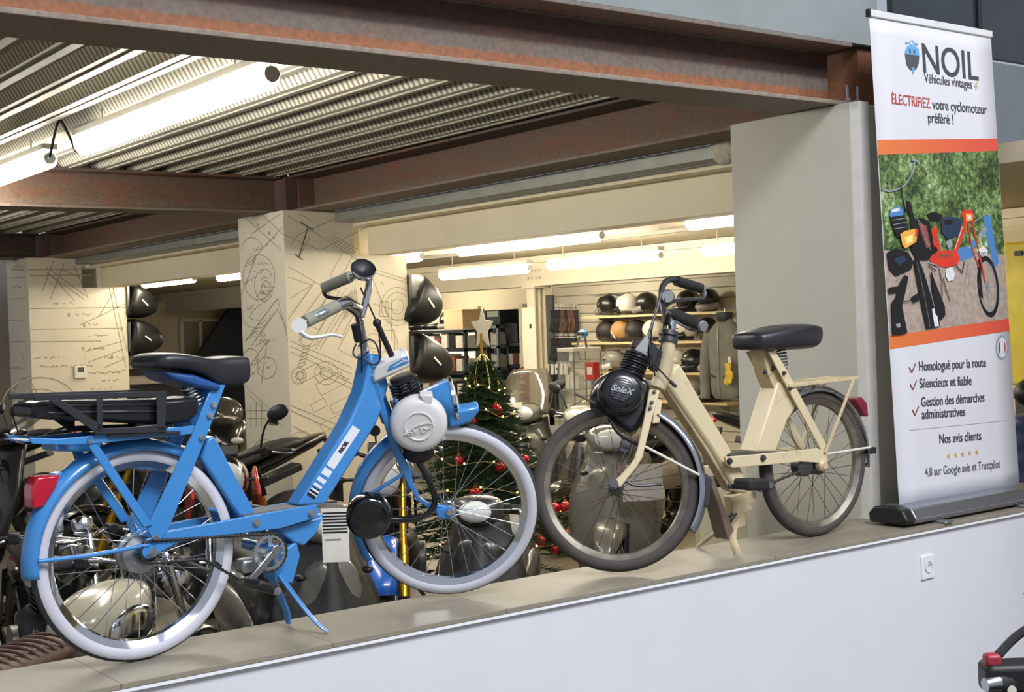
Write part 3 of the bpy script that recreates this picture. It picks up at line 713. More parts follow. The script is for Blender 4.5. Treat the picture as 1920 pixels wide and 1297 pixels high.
# tail lamp
tl = plate('tail_lamp', [(62, 893), (106, 889), (96, 916), (74, 950), (53, 953), (52, 915)], .062, REDLENS, bt, S, 0, .006)
plate('lamp_bracket', [(96, 888), (112, 884), (84, 945), (74, 952)], .05, BLUE, bt, S, 0, .004)
rod('mudguard_stay', [S(278, 1022, -.068), S(170, 1042, -.055), S(72, 1053, -.04)], .006, BLUE, bt, 8); rod('mudguard_stay', [S(278, 1022, .068), S(170, 1042, .055), S(72, 1053, .04)], .006, BLUE, bt, 8)
# drivetrain
MB().lathe([(0, 0), (.018, 0), (.022, .008), (.022, .03), (0, .03)], c=S(279, 1034, -.07), axis=ry, n=20).build('axle_nut_cover', BLUE, bt)
def toothed(name, c, ax_, r, n, th, m, parent, ring=.6, arms=5):
    s, u, d = frame(ax_, (0, 0, 1)); out = []
    for i in range(n * 4):
        t = 2 * pi * i / (n * 4); rr = r + (.004 if i % 4 in (1, 2) else 0)
        out.append(c + s * (rr * cos(t)) + u * (rr * sin(t)))
    mb = MB(); k = len(out); ri = r * .82
    inn = [c + (p - c).normalized() * ri for p in out]
    vs = out + inn + [p + d * th for p in out] + [p + d * th for p in inn]
    fs = []
    for i in range(k):
        j = (i + 1) % k
        fs += [(i, j, k + j, k + i), (2 * k + i, 3 * k + i, 3 * k + j, 2 * k + j), (i, 2 * k + i, 2 * k + j, j), (k + i, k + j, 3 * k + j, 3 * k + i)]
    mb.add(vs, fs)
    for i in range(arms):
        t = 2 * pi * i / arms + .3; e = s * cos(t) + u * sin(t)
        mb.bar(c + e * r * .2 + d * th / 2, c + e * r * .86 + d * th / 2, .012, th * .9, d)
    mb.lathe([(0, 0), (r * .32, 0), (r * .32, th), (0, th)], c=c, axis=d, n=20)
    return mb.build(name, m, parent, smooth=25)
cc = S(507, 1036, -.07)
toothed('chainring', cc, ry, .05, 36, .003, ZINC, bt)
toothed('sprocket', S(279, 1034, -.055), ry, .028, 16, .003, DULLBLK, bt, arms=0)
c2 = S(279, 1034, -.054); c2.y = c1y = -.0685
loop = [V((c2.x, c1y, c2.z - .03)), V((c2.x - .03, c1y, c2.z)), V((c2.x, c1y, c2.z + .03))]
e0 = V((cc.x, c1y, cc.z))
pts = [V((c2.x + .03 * cos(t), c1y, c2.z + .03 * sin(t))) for t in [R(100 + i * 16) for i in range(11)]] + [V((c2.x + .15, c1y, c2.z - .040)), V((e0.x - .1, c1y, e0.z - .062))] + [V((e0.x + .052 * cos(t), c1y, e0.z + .052 * sin(t))) for t in [R(-95 + i * 17) for i in range(12)]]
mb = MB()
allp = []
for a, b in zip(pts, pts[1:] + pts[:1]):
    n_ = max(1, int((b - a).length / .0065)); allp += [a + (b - a) * (i / n_) for i in range(n_)]
mb.tube(allp, [.0052 if i % 2 else .0028 for i in range(len(allp))], 6, closed=True)
mb.build('chain', mat('chain_steel', '#3c3a38', .45, .6), bt, smooth=60)
for sgn, v in ((1, -.085), (-1, .085)):
    ca = S(517, 1031, -.085); e = S(466, 1092, -.085) - ca
    p0 = V((ca.x, v, ca.z)); p1 = p0 + V((e.x * sgn, 0, e.z * sgn))
    k_ = MB().bar(p0, p1, .012, .02, (1, 0, 0)).cyl(p0 - V((0, .008, 0)), p0 + V((0, .008, 0)), .015, n=16).build('crank_arm', STEEL, bt, .003)
    MB().box(p1 + V((.01, -.055 * sgn, -.005)), (.075, .09, .028), Matrix.Rotation(R(25), 3, 'Y')).build('pedal', BLACK, k_, .009, seg=3)
    MB().cyl(p1 + V((.03, -.102 * sgn, -.016)), p1 + V((.03, -.106 * sgn, -.016)), .011, n=14).build('pedal_cap', CHROME, k_)
MB().cyl(V((ca.x, -.08, ca.z)), V((ca.x, .08, ca.z)), .016, n=18).build('bottom_bracket', BLUE, bt)
plate('stand_bracket', [(500, 1046), (545, 1012), (552, 1040), (538, 1092), (505, 1088)], .07, BLUE, bt, S, 0, .005)
MB().box(S(462, 1060, .0), (.05, .05, .04)).build('chain_tensioner', ZINC, bt, .01)
st = [S(524, 1078, -.03), S(556, 1122, -.06), S(590, 1164, -.10), S(615, 1190, -.13)]; st[-1].z = .006
MB().tube(smooth_path(st, 4), [.017, .017, .016, .016, .015, .015, .014, .014, .013, .012, .011, .010, .009], 10, sq=.45).build('stand_leg', BLUE, bt)
st = [S(508, 1082, .03), S(526, 1120, .04), S(538, 1150, .05), S(541, 1174, .055)]; st[-1].z = .006
MB().tube(smooth_path(st, 4), [.017, .017, .016, .016, .015, .015, .014, .014, .013, .012, .011, .010, .009], 10, sq=.45).build('stand_leg', BLUE, bt)
# ================================================================== cream moped
def mat_worn(name, col, rust, amt=.16, scale=9.):
    m, nt, b = nodes(name)
    tc = N(nt, 'ShaderNodeTexCoord')
    nz = N(nt, 'ShaderNodeTexNoise', i_Scale=scale, i_Detail=9., i_Roughness=.7); nt.links.new(tc.outputs['Object'], nz.inputs['Vector'])
    rp = ramp(nt, [(.60, (0, 0, 0, 1)), (.70, (1, 1, 1, 1))], nz.outputs['Fac'])
    n2 = N(nt, 'ShaderNodeTexNoise', i_Scale=3.); nt.links.new(tc.outputs['Object'], n2.inputs['Vector'])
    c = hexc(col); r1 = ramp(nt, [(.3, tuple(v * .88 for v in c[:3]) + (1,)), (.7, c)], n2.outputs['Fac'])
    mu = N(nt, 'ShaderNodeMath', operation='MULTIPLY'); mu.inputs[1].default_value = amt * 4
    nt.links.new(rp.outputs['Color'], mu.inputs[0])
    mx = N(nt, 'ShaderNodeMixRGB'); mx.inputs['Color2'].default_value = hexc(rust)
    nt.links.new(mu.outputs[0], mx.inputs['Fac']); nt.links.new(r1.outputs['Color'], mx.inputs['Color1'])
    nt.links.new(mx.outputs['Color'], b.inputs['Base Color']); b.inputs['Roughness'].default_value = .38
    MATS[name] = m; return m
CREAM = mat_worn('cream_enamel_worn', '#dccba6', '#7a5434', .12)
CREAMR = mat_worn('cream_enamel_rusty', '#cfbb95', '#6b4a32', .22, 16)
OLDTYRE = mat('old_tyre', '#3d3836', .8, var=.18, scale=25, bump=.2)
OLDSIDE = mat('old_tyre_side', '#4a4441', .8, var=.15, scale=20)
OLDRIM = mat('tarnished_rim', '#8d857a', .38, .75, .25, 20)
OLDSPOKE = mat('rusty_spokes', '#55463a', .5, .6, .2)
OLDCHROME = mat('worn_chrome', '#b9bcc4', .16, 1., .15, 9)
DARKST = mat('dark_steel', '#5c5d60', .38, .8, .15, 12)
BLKENG = mat('black_engine_enamel', '#15161b', .25, var=.15, coat=.4)
BROWNRB = mat('brown_mudflap', '#6a5a4e', .7, var=.12)
CRt = Root((4.04, 3.45, .84), R(-2.5)); T = CRt.S; tn = T.ln
ct = thing('moped', 'worn cream moped with black engine and plain dark tyres beside the pillar', 'moped', CRt.o, CRt.ang)
hubR = V((T(1525, 870).x, 0, .285))
wheel(ct, hubR, local_rot(T), OLDTYRE, OLDSIDE, OLDRIM, OLDSPOKE, DARKST, 30, drum=.045, hw=.04)
fender('rear_mudguard', ct, hubR, T, .304, .070, R(-8), R(118), OLDCHROME, .026, label='tarnished chrome mudguard')
plate('mudguard_end', [(1618, 838), (1632, 838), (1633, 850), (1622, 851)], .06, DULLBLK, ct, T, 0, .003)
plate('seat_stay', [(1440, 660), (1452, 657), (1472, 690), (1553, 842), (1541, 849), (1482, 740)], .008, CREAM, ct, T, -.058, mirror=True)
plate('seat_tube', [(1443, 716), (1466, 716), (1483, 756), (1462, 788), (1440, 848), (1399, 847), (1411, 816)], .085, CREAM, ct, T, 0, .008)
plate('saddle_bracket', [(1417, 655), (1441, 655), (1452, 700), (1457, 728), (1441, 733), (1428, 704)], .07, CREAMR, ct, T, 0, .003)
for x, y in ((1448, 691), (1433, 698)): bolt(ct, T(x, y, -.037), tn, DARKST, .007)
for x, y in ((1469, 700), (1480, 729)): bolt(ct, T(x, y, -.062), tn, DARKST, .006)
lb = plate('lower_beam', [(1358, 857), (1440, 850), (1532, 841), (1548, 850), (1552, 866), (1530, 868), (1500, 866), (1440, 872), (1373, 878), (1361, 872)], .010, CREAM, ct, T, -.06, mirror=True)
for x, y in ((1367, 865), (1430, 859)): bolt(ct, T(x, y, -.066), tn, DARKST, .009)
plate('footboard', [(1348, 852), (1362, 846), (1440, 845), (1442, 851), (1360, 860)], .12, mat('footboard_dark', '#4a453f', .7), ct, T, 0, .003)
plate('down_tube', [(1250, 690), (1262, 680), (1300, 746), (1356, 838), (1397, 915), (1385, 926), (1368, 922), (1321, 840), (1240, 724)], .075, CREAM, ct, T, 0, .012)
plate('down_tube_shade', [(1237, 722), (1246, 724), (1327, 842), (1372, 918), (1362, 920), (1318, 846)], .045, CREAMR, ct, T, 0, .004)  # darker strip: shade on the tube's left side put into the colour
sC = V((sin(R(22)), 0, cos(R(22))))
hubF = T(1155, 915, -.03)
FC = steered(CRt, hubF, sC, R(-37))
MB().tube([FC(1253, 642), FC(1246, 690), FC(1232, 728)], [.026, .028, .028], 20).build('head_tube', CREAM, ct)
MB().cyl(FC(1252, 643), FC(1253, 634), .034, n=24).cyl(FC(1253, 630), FC(1254, 622), .034, n=24).cyl(FC(1252, 640), FC(1254, 620), .024, n=20).build('head_bearing', DARKST, ct)
wheel(ct, hubF, local_rot(FC), OLDTYRE, OLDSIDE, OLDRIM, OLDSPOKE, DARKST, 30, drum=.026, hw=.04, phase=.07)
fender('front_mudguard', ct, hubF, FC, .312, .082, R(-14), R(76), OLDCHROME, .03, label='bright chrome mudguard')
plate('mudflap', [(1308, 898), (1323, 890), (1333, 900), (1330, 952), (1313, 951)], .055, BLACK, ct, FC, 0, .004)
plate('splash_flap', [(1316, 893), (1326, 893), (1344, 945), (1372, 1012), (1352, 1010), (1336, 950)], .07, BROWNRB, ct, T, -.02, .003)
FKC = [(1217, 731), (1237, 733), (1224, 780), (1209, 838), (1205, 857), (1193, 877), (1179, 894), (1163, 915), (1152, 912), (1150, 905), (1161, 893), (1178, 876), (1189, 860), (1195, 840), (1207, 785)]
for v in (-.06, .05): plate('fork_leg', FKC, .016, CREAM, ct, FC, v, .004)
plate('fork_lug', [(1229, 748), (1241, 752), (1236, 794), (1222, 795)], .02, CREAM, ct, FC, -.03, .003)
for x, y in ((1227, 735), (1222, 755), (1219, 766)): bolt(ct, FC(x, y, -.069), FC.ln, DARKST, .005)
bolt(ct, FC(1149, 908, -.07), FC.ln, DARKST, .014)
rod('mudguard_stay', [FC(1206, 836, -.06), FC(1311, 891, -.045)], .005, mat('white_rod', '#d6d0c2', .5), ct); rod('mudguard_stay', [FC(1206, 836, .05), FC(1311, 891, .045)], .005, MATS['white_rod'], ct)
rod('brake_rod', [FC(1172, 900, -.03), FC(1185, 909, -.03), FC(1205, 911, -.03), FC(1240, 908, -.02)], .005, DARKST, ct, 8, smooth_n=5)
# engine and tank
ec = FC(1165, 732, -.13)
cov = MB().lathe([(.0, -.006), (.030, -.006), (.040, -.003), (.041, .0), (.044, .0), (.060, .004), (.070, .013), (.077, .027), (.079, .06), (.079, .12)], c=ec, axis=FC.ln, n=48).build('engine_cover', BLKENG, ct, smooth=50)
g = MB()
for i in range(9):
    z = -.032 + i * .008; hw = math.sqrt(max(0, .039 ** 2 - z * z)) * .95
    g.bar(ec + FC.lup * z - FC.lrt * hw - FC.ln * .0055, ec + FC.lup * z + FC.lrt * hw - FC.ln * .0055, .002, .0036, FC.lup)
g.build('grille_bars', mat('grille_grey', '#3c3f46', .4), cov, smooth=0)
sx_ = text_on('lettering', 'SoleX', .030, mat('script_silver', '#a9adb3', .3, .8), cov, ec - FC.lrt * .036 - FC.lup * .010 - FC.ln * .0095, FC.lrt + FC.lup * .02, -FC.ln, bold=.0007)
for v_ in sx_.data.vertices: v_.co.x += .35 * v_.co.y
ca = FC(1178, 712, -.05); axc = (FC(1203, 655) - FC(1180, 712)).normalized(); prof = [(0, -.03)]
for i in range(11):
    h = -.01 + i * .0098; prof += [(.046, h), (.046, h + .003), (.037, h + .0045), (.037, h + .0095)]
prof += [(.03, .10), (0, .10)]
MB().lathe(prof, c=ca, axis=axc, n=32).build('cylinder_fins', mat('black_cast_metal', '#232427', .5, .3), ct, smooth=20)
q = MB()
for k in range(5): q.tube([ca + axc * (.022 + k * .0196) + (FC.lrt * cos(t) - FC.ln * sin(t)) * .0468 for t in [R(25 + j * 13) for j in range(9)]], .001, 5)
q.build('worn_fin_edges', DARKST, ct)
plate('deflector_plate', [(1184, 664), (1212, 672), (1217, 640), (1214, 628), (1207, 634)], .03, mat('dull_aluminium', '#8f9091', .5, .5, .1), ct, FC, -.06, .003)
plate('valve_box', [(1182, 655), (1186, 638), (1206, 640), (1200, 656)], .05, BLKENG, ct, FC, -.03, .004)
plate('cable_guard', [(1212, 642), (1218, 640), (1242, 662), (1232, 700), (1216, 690)], .05, BLKENG, ct, FC, .0, .004)
MB().ball(FC(1140, 745, .03), (.065, .075, .085), 20, 14, local_rot(FC)).build('fuel_tank', BLKENG, ct, smooth=60)
plate('crankcase', [(1118, 735), (1138, 700), (1180, 700), (1218, 720), (1214, 775), (1195, 808), (1180, 818), (1155, 800), (1128, 775)], .11, BLKENG, ct, FC, -.0, .02)
rod('pull_rod', [FC(1078, 738, -.05), FC(1116, 757, -.05)], .005, BROWNRB, ct)
rod('exhaust_pipe', [FC(1142, 785, -.06), FC(1160, 812, -.06), FC(1185, 828, -.05), FC(1205, 838, -.03)], .007, BLACK, ct, 10, smooth_n=5)
rod('roller_lever', [FC(1186, 832, .02), FC(1176, 860, .02), FC(1163, 890, .02)], .007, BROWNRB, ct, 8)
MB().box(FC(1172, 838, .0), (.04, .03, .05), local_rot(FC)).build('tensioner', DARKST, ct, .006)
# handlebar
hbp = [FC(1318, 612, -.26), FC(1290, 601, -.22), FC(1268, 592, -.17), FC(1256, 586, -.10), FC(1250, 606, -.03), FC(1246, 590, .02), FC(1240, 558, .06), FC(1243, 536, .10), FC(1258, 525, .15), FC(1290, 532, .21), FC(1318, 542, .26)]
hb = rod('handlebar', hbp, .011, DARKST, ct, 12, smooth_n=6)
for a, b in ((FC(1266, 590, -.17), FC(1316, 611, -.26)), (FC(1268, 527, .17), FC(1314, 541, .25))):
    MB().tube([a, b], .019, 16).build('grip', RUBBER, hb)
    d = (b - a).normalized(); MB().tube([b, b + d * .012], [.018, .017], 16).build('grip_cap', mat('grip_cap_grey', '#8a8a8c', .5), hb)
MB().tube(smooth_path([FC(1322, 548, .26), FC(1318, 560, .25), FC(1290, 562, .22), FC(1262, 566, .16), FC(1250, 573, .12)], 5), .0075, 8).build('brake_lever', DARKST, hb)
MB().tube(smooth_path([FC(1316, 618, -.26), FC(1296, 618, -.24), FC(1270, 604, -.18)], 5), .006, 8).build('brake_lever', DARKST, hb)
MB().lathe([(0, 0), (.022, .0), (.026, .008), (.026, .03), (0, .03)], c=FC(1252, 556, .02), axis=FC.ln, n=24).build('bell', DARKST, hb)
rod('stem', [FC(1250, 600), FC(1262, 598)], .012, OLDCHROME, ct)
MB().tube([FC(1261, 600, -.0), FC(1256, 640, 0)], .016, 14).build('chrome_stem', OLDCHROME, ct)
rod('lift_lever', [FC(1212, 640, -.06), FC(1232, 580, -.03), FC(1240, 548, 0)], .005, DARKST, ct)
for pts in ([(1246, 560, 0), (1242, 640, -.05), (1228, 680, -.06)], [(1217, 640, -.06), (1224, 676, -.06), (1248, 706, -.05), (1266, 724, -.045)], [(1234, 560, 0), (1222, 620, -.05), (1221, 660, -.06), (1228, 705, -.07)]):
    rod('cable', [FC(*p) for p in pts], .003, BLACK, ct, 6, smooth_n=6)
MB().tube([FC(1256, 715, -.05), FC(1268, 726, -.045)], .006, 8).build('cable_end', BLACK, ct)
# saddle
saddle_loft('saddle', [(1396, 630, 652, .055), (1399, 624, 657, .085), (1415, 621, 658, .095), (1440, 614, 658, .10), (1465, 608, 657, .10), (1495, 607, 656, .085), (1515, 609, 653, .065), (1526, 612, 640, .05), (1530, 617, 628, .035)], T, SEATBLK, ct)
for v in (-.035, .035): coil('saddle_spring', T(1463, 657, v), T(1468, 690, v), .020, 6, .0032, DARKST, ct)
# rear rack
for v in (-.065, .065): MB().bar(T(1478, 724, -.065) + tn * (v + .065), T(1608, 709, -.065) + tn * (v + .065), .010, .014, (0, 0, 1)).build('rack_rail', CREAMR, ct, .002)
a, b = T(1478, 724, -.065), T(1612, 707, -.065)
for k in range(4):
    v = .026 + k * .026; MB().bar(a + tn * v + (b - a) * .1, a + tn * v + (b - a) * (1.0 if k in (1, 2) else .95), .014, .004, (0, 0, 1)).build('rack_slat', CREAMR, ct, smooth=0)
for t_ in (.06, .5, .95): MB().bar(a + (b - a) * t_, a + (b - a) * t_ + tn * .13, .02, .006, (0, 0, 1)).build('rack_cross_bar', CREAMR, ct, smooth=0)
for v in (-.07, .07): MB().bar(T(1600, 713, -.07) + tn * (v + .07), T(1547, 850, -.07) + tn * (v + .07), .013, .008, (0, 1, 0)).build('rack_strut', CREAMR, ct, .002)
plate('tail_lamp', [(1594, 748), (1606, 744), (1617, 756), (1619, 782), (1612, 780)], .055, mat('dark_red_lens', '#7c1530', .2, coat=.5), ct, T, 0, .006)
rod('mudguard_stay', [T(1550, 852, -.062), T(1632, 839, -.045)], .005, MATS['white_rod'], ct); rod('mudguard_stay', [T(1550, 852, .062), T(1632, 839, .045)], .005, MATS['white_rod'], ct)
MB().lathe([(0, 0), (.014, 0), (.024, .01), (.024, .03), (0, .03)], c=T(1548, 873, -.08), axis=tn, n=20).build('axle_bracket', CREAMR, ct)
MB().lathe([(0, 0), (.03, .002), (.042, .012), (.042, .05), (0, .05)], c=T(1515, 874, -.055), axis=tn, n=24).build('freewheel', DARKST, ct)
MB().tube([T(1424, 915, -.05), T(1500, 884, -.05)], .005, 6).build('chain', mat('chain_steel', '#3c3a38', .45, .6), ct)
MB().tube([T(1424, 915, .0), T(1424, 915, -.07)], .016, 14).build('bottom_bracket', DARKST, ct)
for sgn, v in ((1, -.09), (-1, .09)):
    c = T(1415, 912, -.09); e = T(1392, 904, -.09) - c
    p0 = V((c.x, v, c.z)); p1 = p0 + V((-e.x * 0 + .03 * sgn * -1, 0, .012 * sgn))
    k_ = MB().bar(p0, p1 + V((-.10 * sgn, 0, .0)), .012, .018, (0, 0, 1)).build('crank_arm', DARKST, ct, .003)
    MB().box(p1 + V((-.035 * sgn, -.05 * sgn, .006)), (.105, .085, .04), Matrix.Rotation(R(4), 3, 'Y')).build('pedal', RUBBER, k_, .01, seg=3)
    MB().cyl(p1 + V((.016 * sgn, -.085 * sgn, .0)), p1 + V((.016 * sgn, -.098 * sgn, .0)), .010, n=14).build('pedal_cap', STEEL, k_)
plate('stand_casting', [(1362, 930), (1395, 918), (1411, 922), (1410, 940), (1398, 944), (1405, 954), (1390, 962), (1392, 985), (1376, 992), (1362, 985), (1366, 945)], .045, CREAMR, ct, T, -.01, .006)
coil('stand_spring', T(1362, 985, -.04), T(1376, 962, -.04), .010, 5, .003, DARKST, ct)
st = [T(1384, 970, -.03), T(1374, 1000, -.05), T(1377, 1022, -.08), T(1383, 1046, -.09)]; st[-1].z = .007
MB().tube(smooth_path(st, 4), [.014] * 13, 10, sq=.6).build('stand_leg', CREAMR, ct)
st = [T(1372, 975, .02), T(1350, 992, .05), T(1330, 1008, .09), T(1308, 1030, .125)]; st[-1].z = .007
MB().tube(smooth_path(st, 4), [.012] * 13, 10, sq=.6).build('stand_leg', CREAMR, ct)
# ================================================================== roll-up banner
bn = thing('roll_up_banner', 'white roll-up banner with orange stripes and moped photograph on the ledge', 'banner', (4.9, 3.40, .84))
B0 = V((4.9, 3.40, .84))
bz0 = .915; bz1 = 2.905; ax0, ax1 = 4.478, 5.328
def bp(u, t, d=0.):
    """u 0..1 across, t 0..1 upward on the printed sheet, d towards the viewer; the sheet bellies slightly at its free edges"""
    y = 3.385 + .085 * t - d
    return V((ax0 + (ax1 - ax0) * u + .012 * t, y, bz0 + (bz1 - bz0) * t)) - B0
def bq(x, y, d=.0012):
    """photo pixel -> point on the printed sheet (sheet coordinates)"""
    n = V((0, -(bz1 - bz0), .085)).normalized(); p = at_plane(x, y, V((4.9, 3.4275, (bz0 + bz1) / 2)), n)
    return ((p.x - ax0 - .012 * (p.z - bz0) / (bz1 - bz0)) / (ax1 - ax0), (p.z - bz0) / (bz1 - bz0))
PRW = mat('banner_white', '#d3d2d8', .55, var=.01)
m = MB(); NU, NT = 6, 30
vs = [bp(i / NU, j / NT) for j in range(NT + 1) for i in range(NU + 1)]
m.add(vs, [(j * (NU + 1) + i, j * (NU + 1) + i + 1, (j + 1) * (NU + 1) + i + 1, (j + 1) * (NU + 1) + i) for j in range(NT) for i in range(NU)])
sheet = m.build('sheet', PRW, bn, smooth=60, solid=.0012)
# base cassette, end cap, feet, top rail
def base_prof(x): return [V((x, -.10, .012)), V((x, -.11, .03)), V((x, -.085, .07)), V((x, -.04, .082)), V((x, .05, .078)), V((x, .08, .05)), V((x, .075, .012))]
m = MB().rings([base_prof(4.43 - 4.9 + .03), base_prof(5.37 - 4.9)], True); cas = m.build('base_cassette', mat('banner_aluminium', '#a2a5ad', .32, .85, .05, 60), bn, .004, smooth=30)
for x0, x1 in ((4.40 - 4.9, 4.43 - 4.9 + .03), (5.37 - 4.9, 5.40 - 4.9)): MB().rings([base_prof(x0), base_prof(x1)], True).build('end_cap', BLACK, bn, .008, smooth=40)
for x in (-.28, .30): MB().box((x, -.09, .006), (.05, .12, .012)).build('foot', ALU, bn, .004)
MB().box((ax0 + .425 - 4.9 + .012, 3.47 - 3.40, bz1 - .84 + .012), (.856, .018, .03)).build('top_rail', mat('banner_rail_white', '#d4d3d6', .4), bn, .004)
MB().box((ax0 - 4.9 + .008, 3.47 - 3.40, bz1 - .84 + .012), (.012, .02, .032)).build('rail_cap', BLACK, bn, .002)
MB().box((0, .10, 1.03), (.025, .012, 2.04)).build('rear_pole', ALU, bn)
def poly(mb, uv, d, mi=0):
    mb.add([bp(u, t, d) for u, t in uv], [tuple(range(len(uv)))], mi)
def grid_poly(mb, u0, u1, tl0, tr0, tl1, tr1, d, mi=0, k=8):
    rows = []
    for j in range(k + 1):
        f = j / k; rows.append([bp(u0 + (u1 - u0) * i / 4, (tl0 + (tr0 - tl0) * i / 4) * (1 - f) + (tl1 + (tr1 - tl1) * i / 4) * f, d) for i in range(5)])
    for j in range(k):
        for i in range(4): mb.add([rows[j][i], rows[j][i + 1], rows[j + 1][i + 1], rows[j + 1][i]], [(0, 1, 2, 3)], mi)
def mat_stripe():
    m, nt, b = nodes('orange_red_print'); tc = N(nt, 'ShaderNodeTexCoord'); sp = N(nt, 'ShaderNodeSeparateXYZ'); nt.links.new(tc.outputs['Object'], sp.inputs[0])
    mr = N(nt, 'ShaderNodeMapRange'); mr.inputs['From Min'].default_value = -.4; mr.inputs['From Max'].default_value = .43; nt.links.new(sp.outputs['X'], mr.inputs['Value'])
    rp = ramp(nt, [(0, '#d9763a'), (.55, '#d85f3c'), (1, '#cf4a3a')], mr.outputs[0]); nt.links.new(rp.outputs['Color'], b.inputs['Base Color']); b.inputs['Roughness'].default_value = .5
    return m
ORG = mat_stripe()
T1 = bq(1645, 263)[1], bq(1865, 260)[1]; T2 = bq(1647, 291)[1], bq(1867, 283)[1]; T3 = bq(1668, 630)[1], bq(1884, 598)[1]; T4 = bq(1672, 655)[1], bq(1886, 621)[1]
m = MB(); grid_poly(m, .002, .998, T2[0], T2[1], T1[0], T1[1], .0016, 0, 2); m.build('orange_stripe', ORG, sheet, smooth=0)
m = MB(); grid_poly(m, .002, .998, T4[0], T4[1], T3[0], T3[1], .0016, 0, 2); m.build('orange_stripe', ORG, sheet, smooth=0)
# printed photograph: leafy park, sandy path, three mopeds
def mat_leaves():
    m, nt, b = nodes('printed_foliage'); tc = N(nt, 'ShaderNodeTexCoord')
    nz = N(nt, 'ShaderNodeTexNoise', i_Scale=42., i_Detail=10., i_Roughness=.8); nt.links.new(tc.outputs['Object'], nz.inputs['Vector'])
    n2 = N(nt, 'ShaderNodeTexNoise', i_Scale=5., i_Detail=3.); nt.links.new(tc.outputs['Object'], n2.inputs['Vector'])
    ad = N(nt, 'ShaderNodeMath', operation='MULTIPLY_ADD'); ad.inputs[1].default_value = .5; nt.links.new(n2.outputs['Fac'], ad.inputs[0]); nt.links.new(nz.outputs['Fac'], ad.inputs[2])
    rp = ramp(nt, [(.58, '#1c2417'), (.70, '#3b4d2b'), (.80, '#6d8748'), (.88, '#a9bb8c'), (.95, '#e6ece4')], ad.outputs[0])
    nt.links.new(rp.outputs['Color'], b.inputs['Base Color']); b.inputs['Roughness'].default_value = .5; return m
PM = [mat_leaves(), mat('printed_sand', '#a8968a', .5, var=.2, scale=40), mat('printed_black', '#17171a', .5, var=.2), mat('printed_red', '#d23a28', .5, var=.12), mat('printed_blue', '#4a7fb8', .5), mat('printed_steel', '#8e949a', .5, var=.2, scale=30), mat('printed_amber', '#e8a544', .5), mat('printed_dark_blue', '#26384d', .5), mat('printed_white', '#d9dcde', .5, var=.1), mat('printed_shade', '#6f635b', .5, var=.2), mat('printed_highlight', '#8b4a44', .5), mat('printed_yellow', '#f6d98a', .5)]
m = MB(); tm0, tm1 = bq(1655, 470)[1], bq(1875, 478)[1]
grid_poly(m, .004, .996, tm0, tm1, T2[0], T2[1], .0014, 0); grid_poly(m, .004, .996, T3[0], T3[1], tm0, tm1, .0014, 1)
lay = [.0016]
def pp(px, mi, dd=.00012):
    lay[0] += dd; uv = [bq(x, y) for x, y in px]; poly(m, uv, lay[0], mi)
def pline(px, w, mi):
    lay[0] += .00012; uv = [bp(*bq(x, y), lay[0]) for x, y in px]; m.strip(uv, w, (0, -1, .04), mi)
def pring(cx, cy, rx, ry, rot, mi, wi=.72):
    lay[0] += .00012; o = []; i_ = []
    for k in range(28):
        t = 2 * pi * k / 28; x, y = rx * cos(t), ry * sin(t); c, s = cos(rot), sin(rot)
        o.append(bp(*bq(cx + x * c - y * s, cy + x * s + y * c), lay[0])); i_.append(bp(*bq(cx + wi * (x * c - y * s), cy + wi * (x * s + y * c)), lay[0]))
    for k in range(28): m.add([o[k], o[(k + 1) % 28], i_[(k + 1) % 28], i_[k]], [(0, 1, 2, 3)], mi)
# soft ground shade and far mopeds
pline([(1822, 420), (1846, 402), (1858, 404)], .004, 5); pline([(1858, 404), (1860, 388)], .004, 5)
pp([(1842, 408), (1856, 404), (1860, 430), (1872, 492), (1869, 500), (1862, 498), (1850, 450)], 4); pp([(1834, 440), (1846, 424), (1850, 432), (1838, 452)], 5)
pp([(1782, 470), (1812, 462), (1826, 470), (1828, 482), (1802, 490), (1785, 484)], 4); pp([(1818, 455), (1830, 450), (1832, 462), (1822, 466)], 4)
# red moped: wheel, fork, body, tank, saddle
pring(1852, 538, 20, 58, -.10, 2, .80); pring(1851, 538, 16.5, 48, -.10, 5, .94); pring(1851, 538, 4, 9, -.1, 5, .2)
for k in range(12):
    t = 2 * pi * k / 12; pline([(1851, 538), (1851 + 15.5 * cos(t), 538 + 46 * sin(t))], .0012, 5)
pp([(1831, 490), (1840, 480), (1838, 520), (1842, 560), (1836, 556)], 2)
pline([(1820, 412), (1832, 462), (1846, 530)], .010, 3); pline([(1812, 416), (1822, 470), (1834, 500)], .008, 3)
pp([(1800, 400), (1806, 393), (1821, 394), (1824, 404), (1823, 416), (1806, 420)], 3); pp([(1809, 401), (1821, 402), (1822, 413), (1810, 416)], 6); pp([(1812, 404), (1819, 405), (1819, 411), (1813, 412)], 8)
pp([(1805, 415), (1813, 416), (1803, 448), (1792, 476), (1784, 474), (1794, 445)], 3); pline([(1803, 425), (1789, 468)], .004, 8)
pp([(1738, 484), (1750, 472), (1775, 470), (1792, 474), (1799, 484), (1793, 497), (1772, 502), (1748, 498)], 3); pp([(1750, 480), (1772, 476), (1786, 480), (1768, 484)], 10)
pp([(1744, 436), (1749, 424), (1755, 428), (1757, 450), (1763, 468), (1752, 476), (1748, 455)], 3); pp([(1745, 470), (1753, 462), (1757, 470), (1749, 478)], 2)
pp([(1736, 402), (1748, 398), (1765, 404), (1760, 416), (1742, 414)], 2); pp([(1762, 408), (1790, 408), (1801, 414), (1796, 442), (1775, 450), (1764, 436)], 7); pp([(1768, 414), (1784, 412), (1786, 420), (1770, 424)], 2)
pp([(1771, 455), (1780, 448), (1784, 462), (1776, 468)], 5); pline([(1806, 395), (1796, 380), (1812, 372), (1813, 390)], .0025, 2); pline([(1812, 372), (1812, 355)], .002, 5)
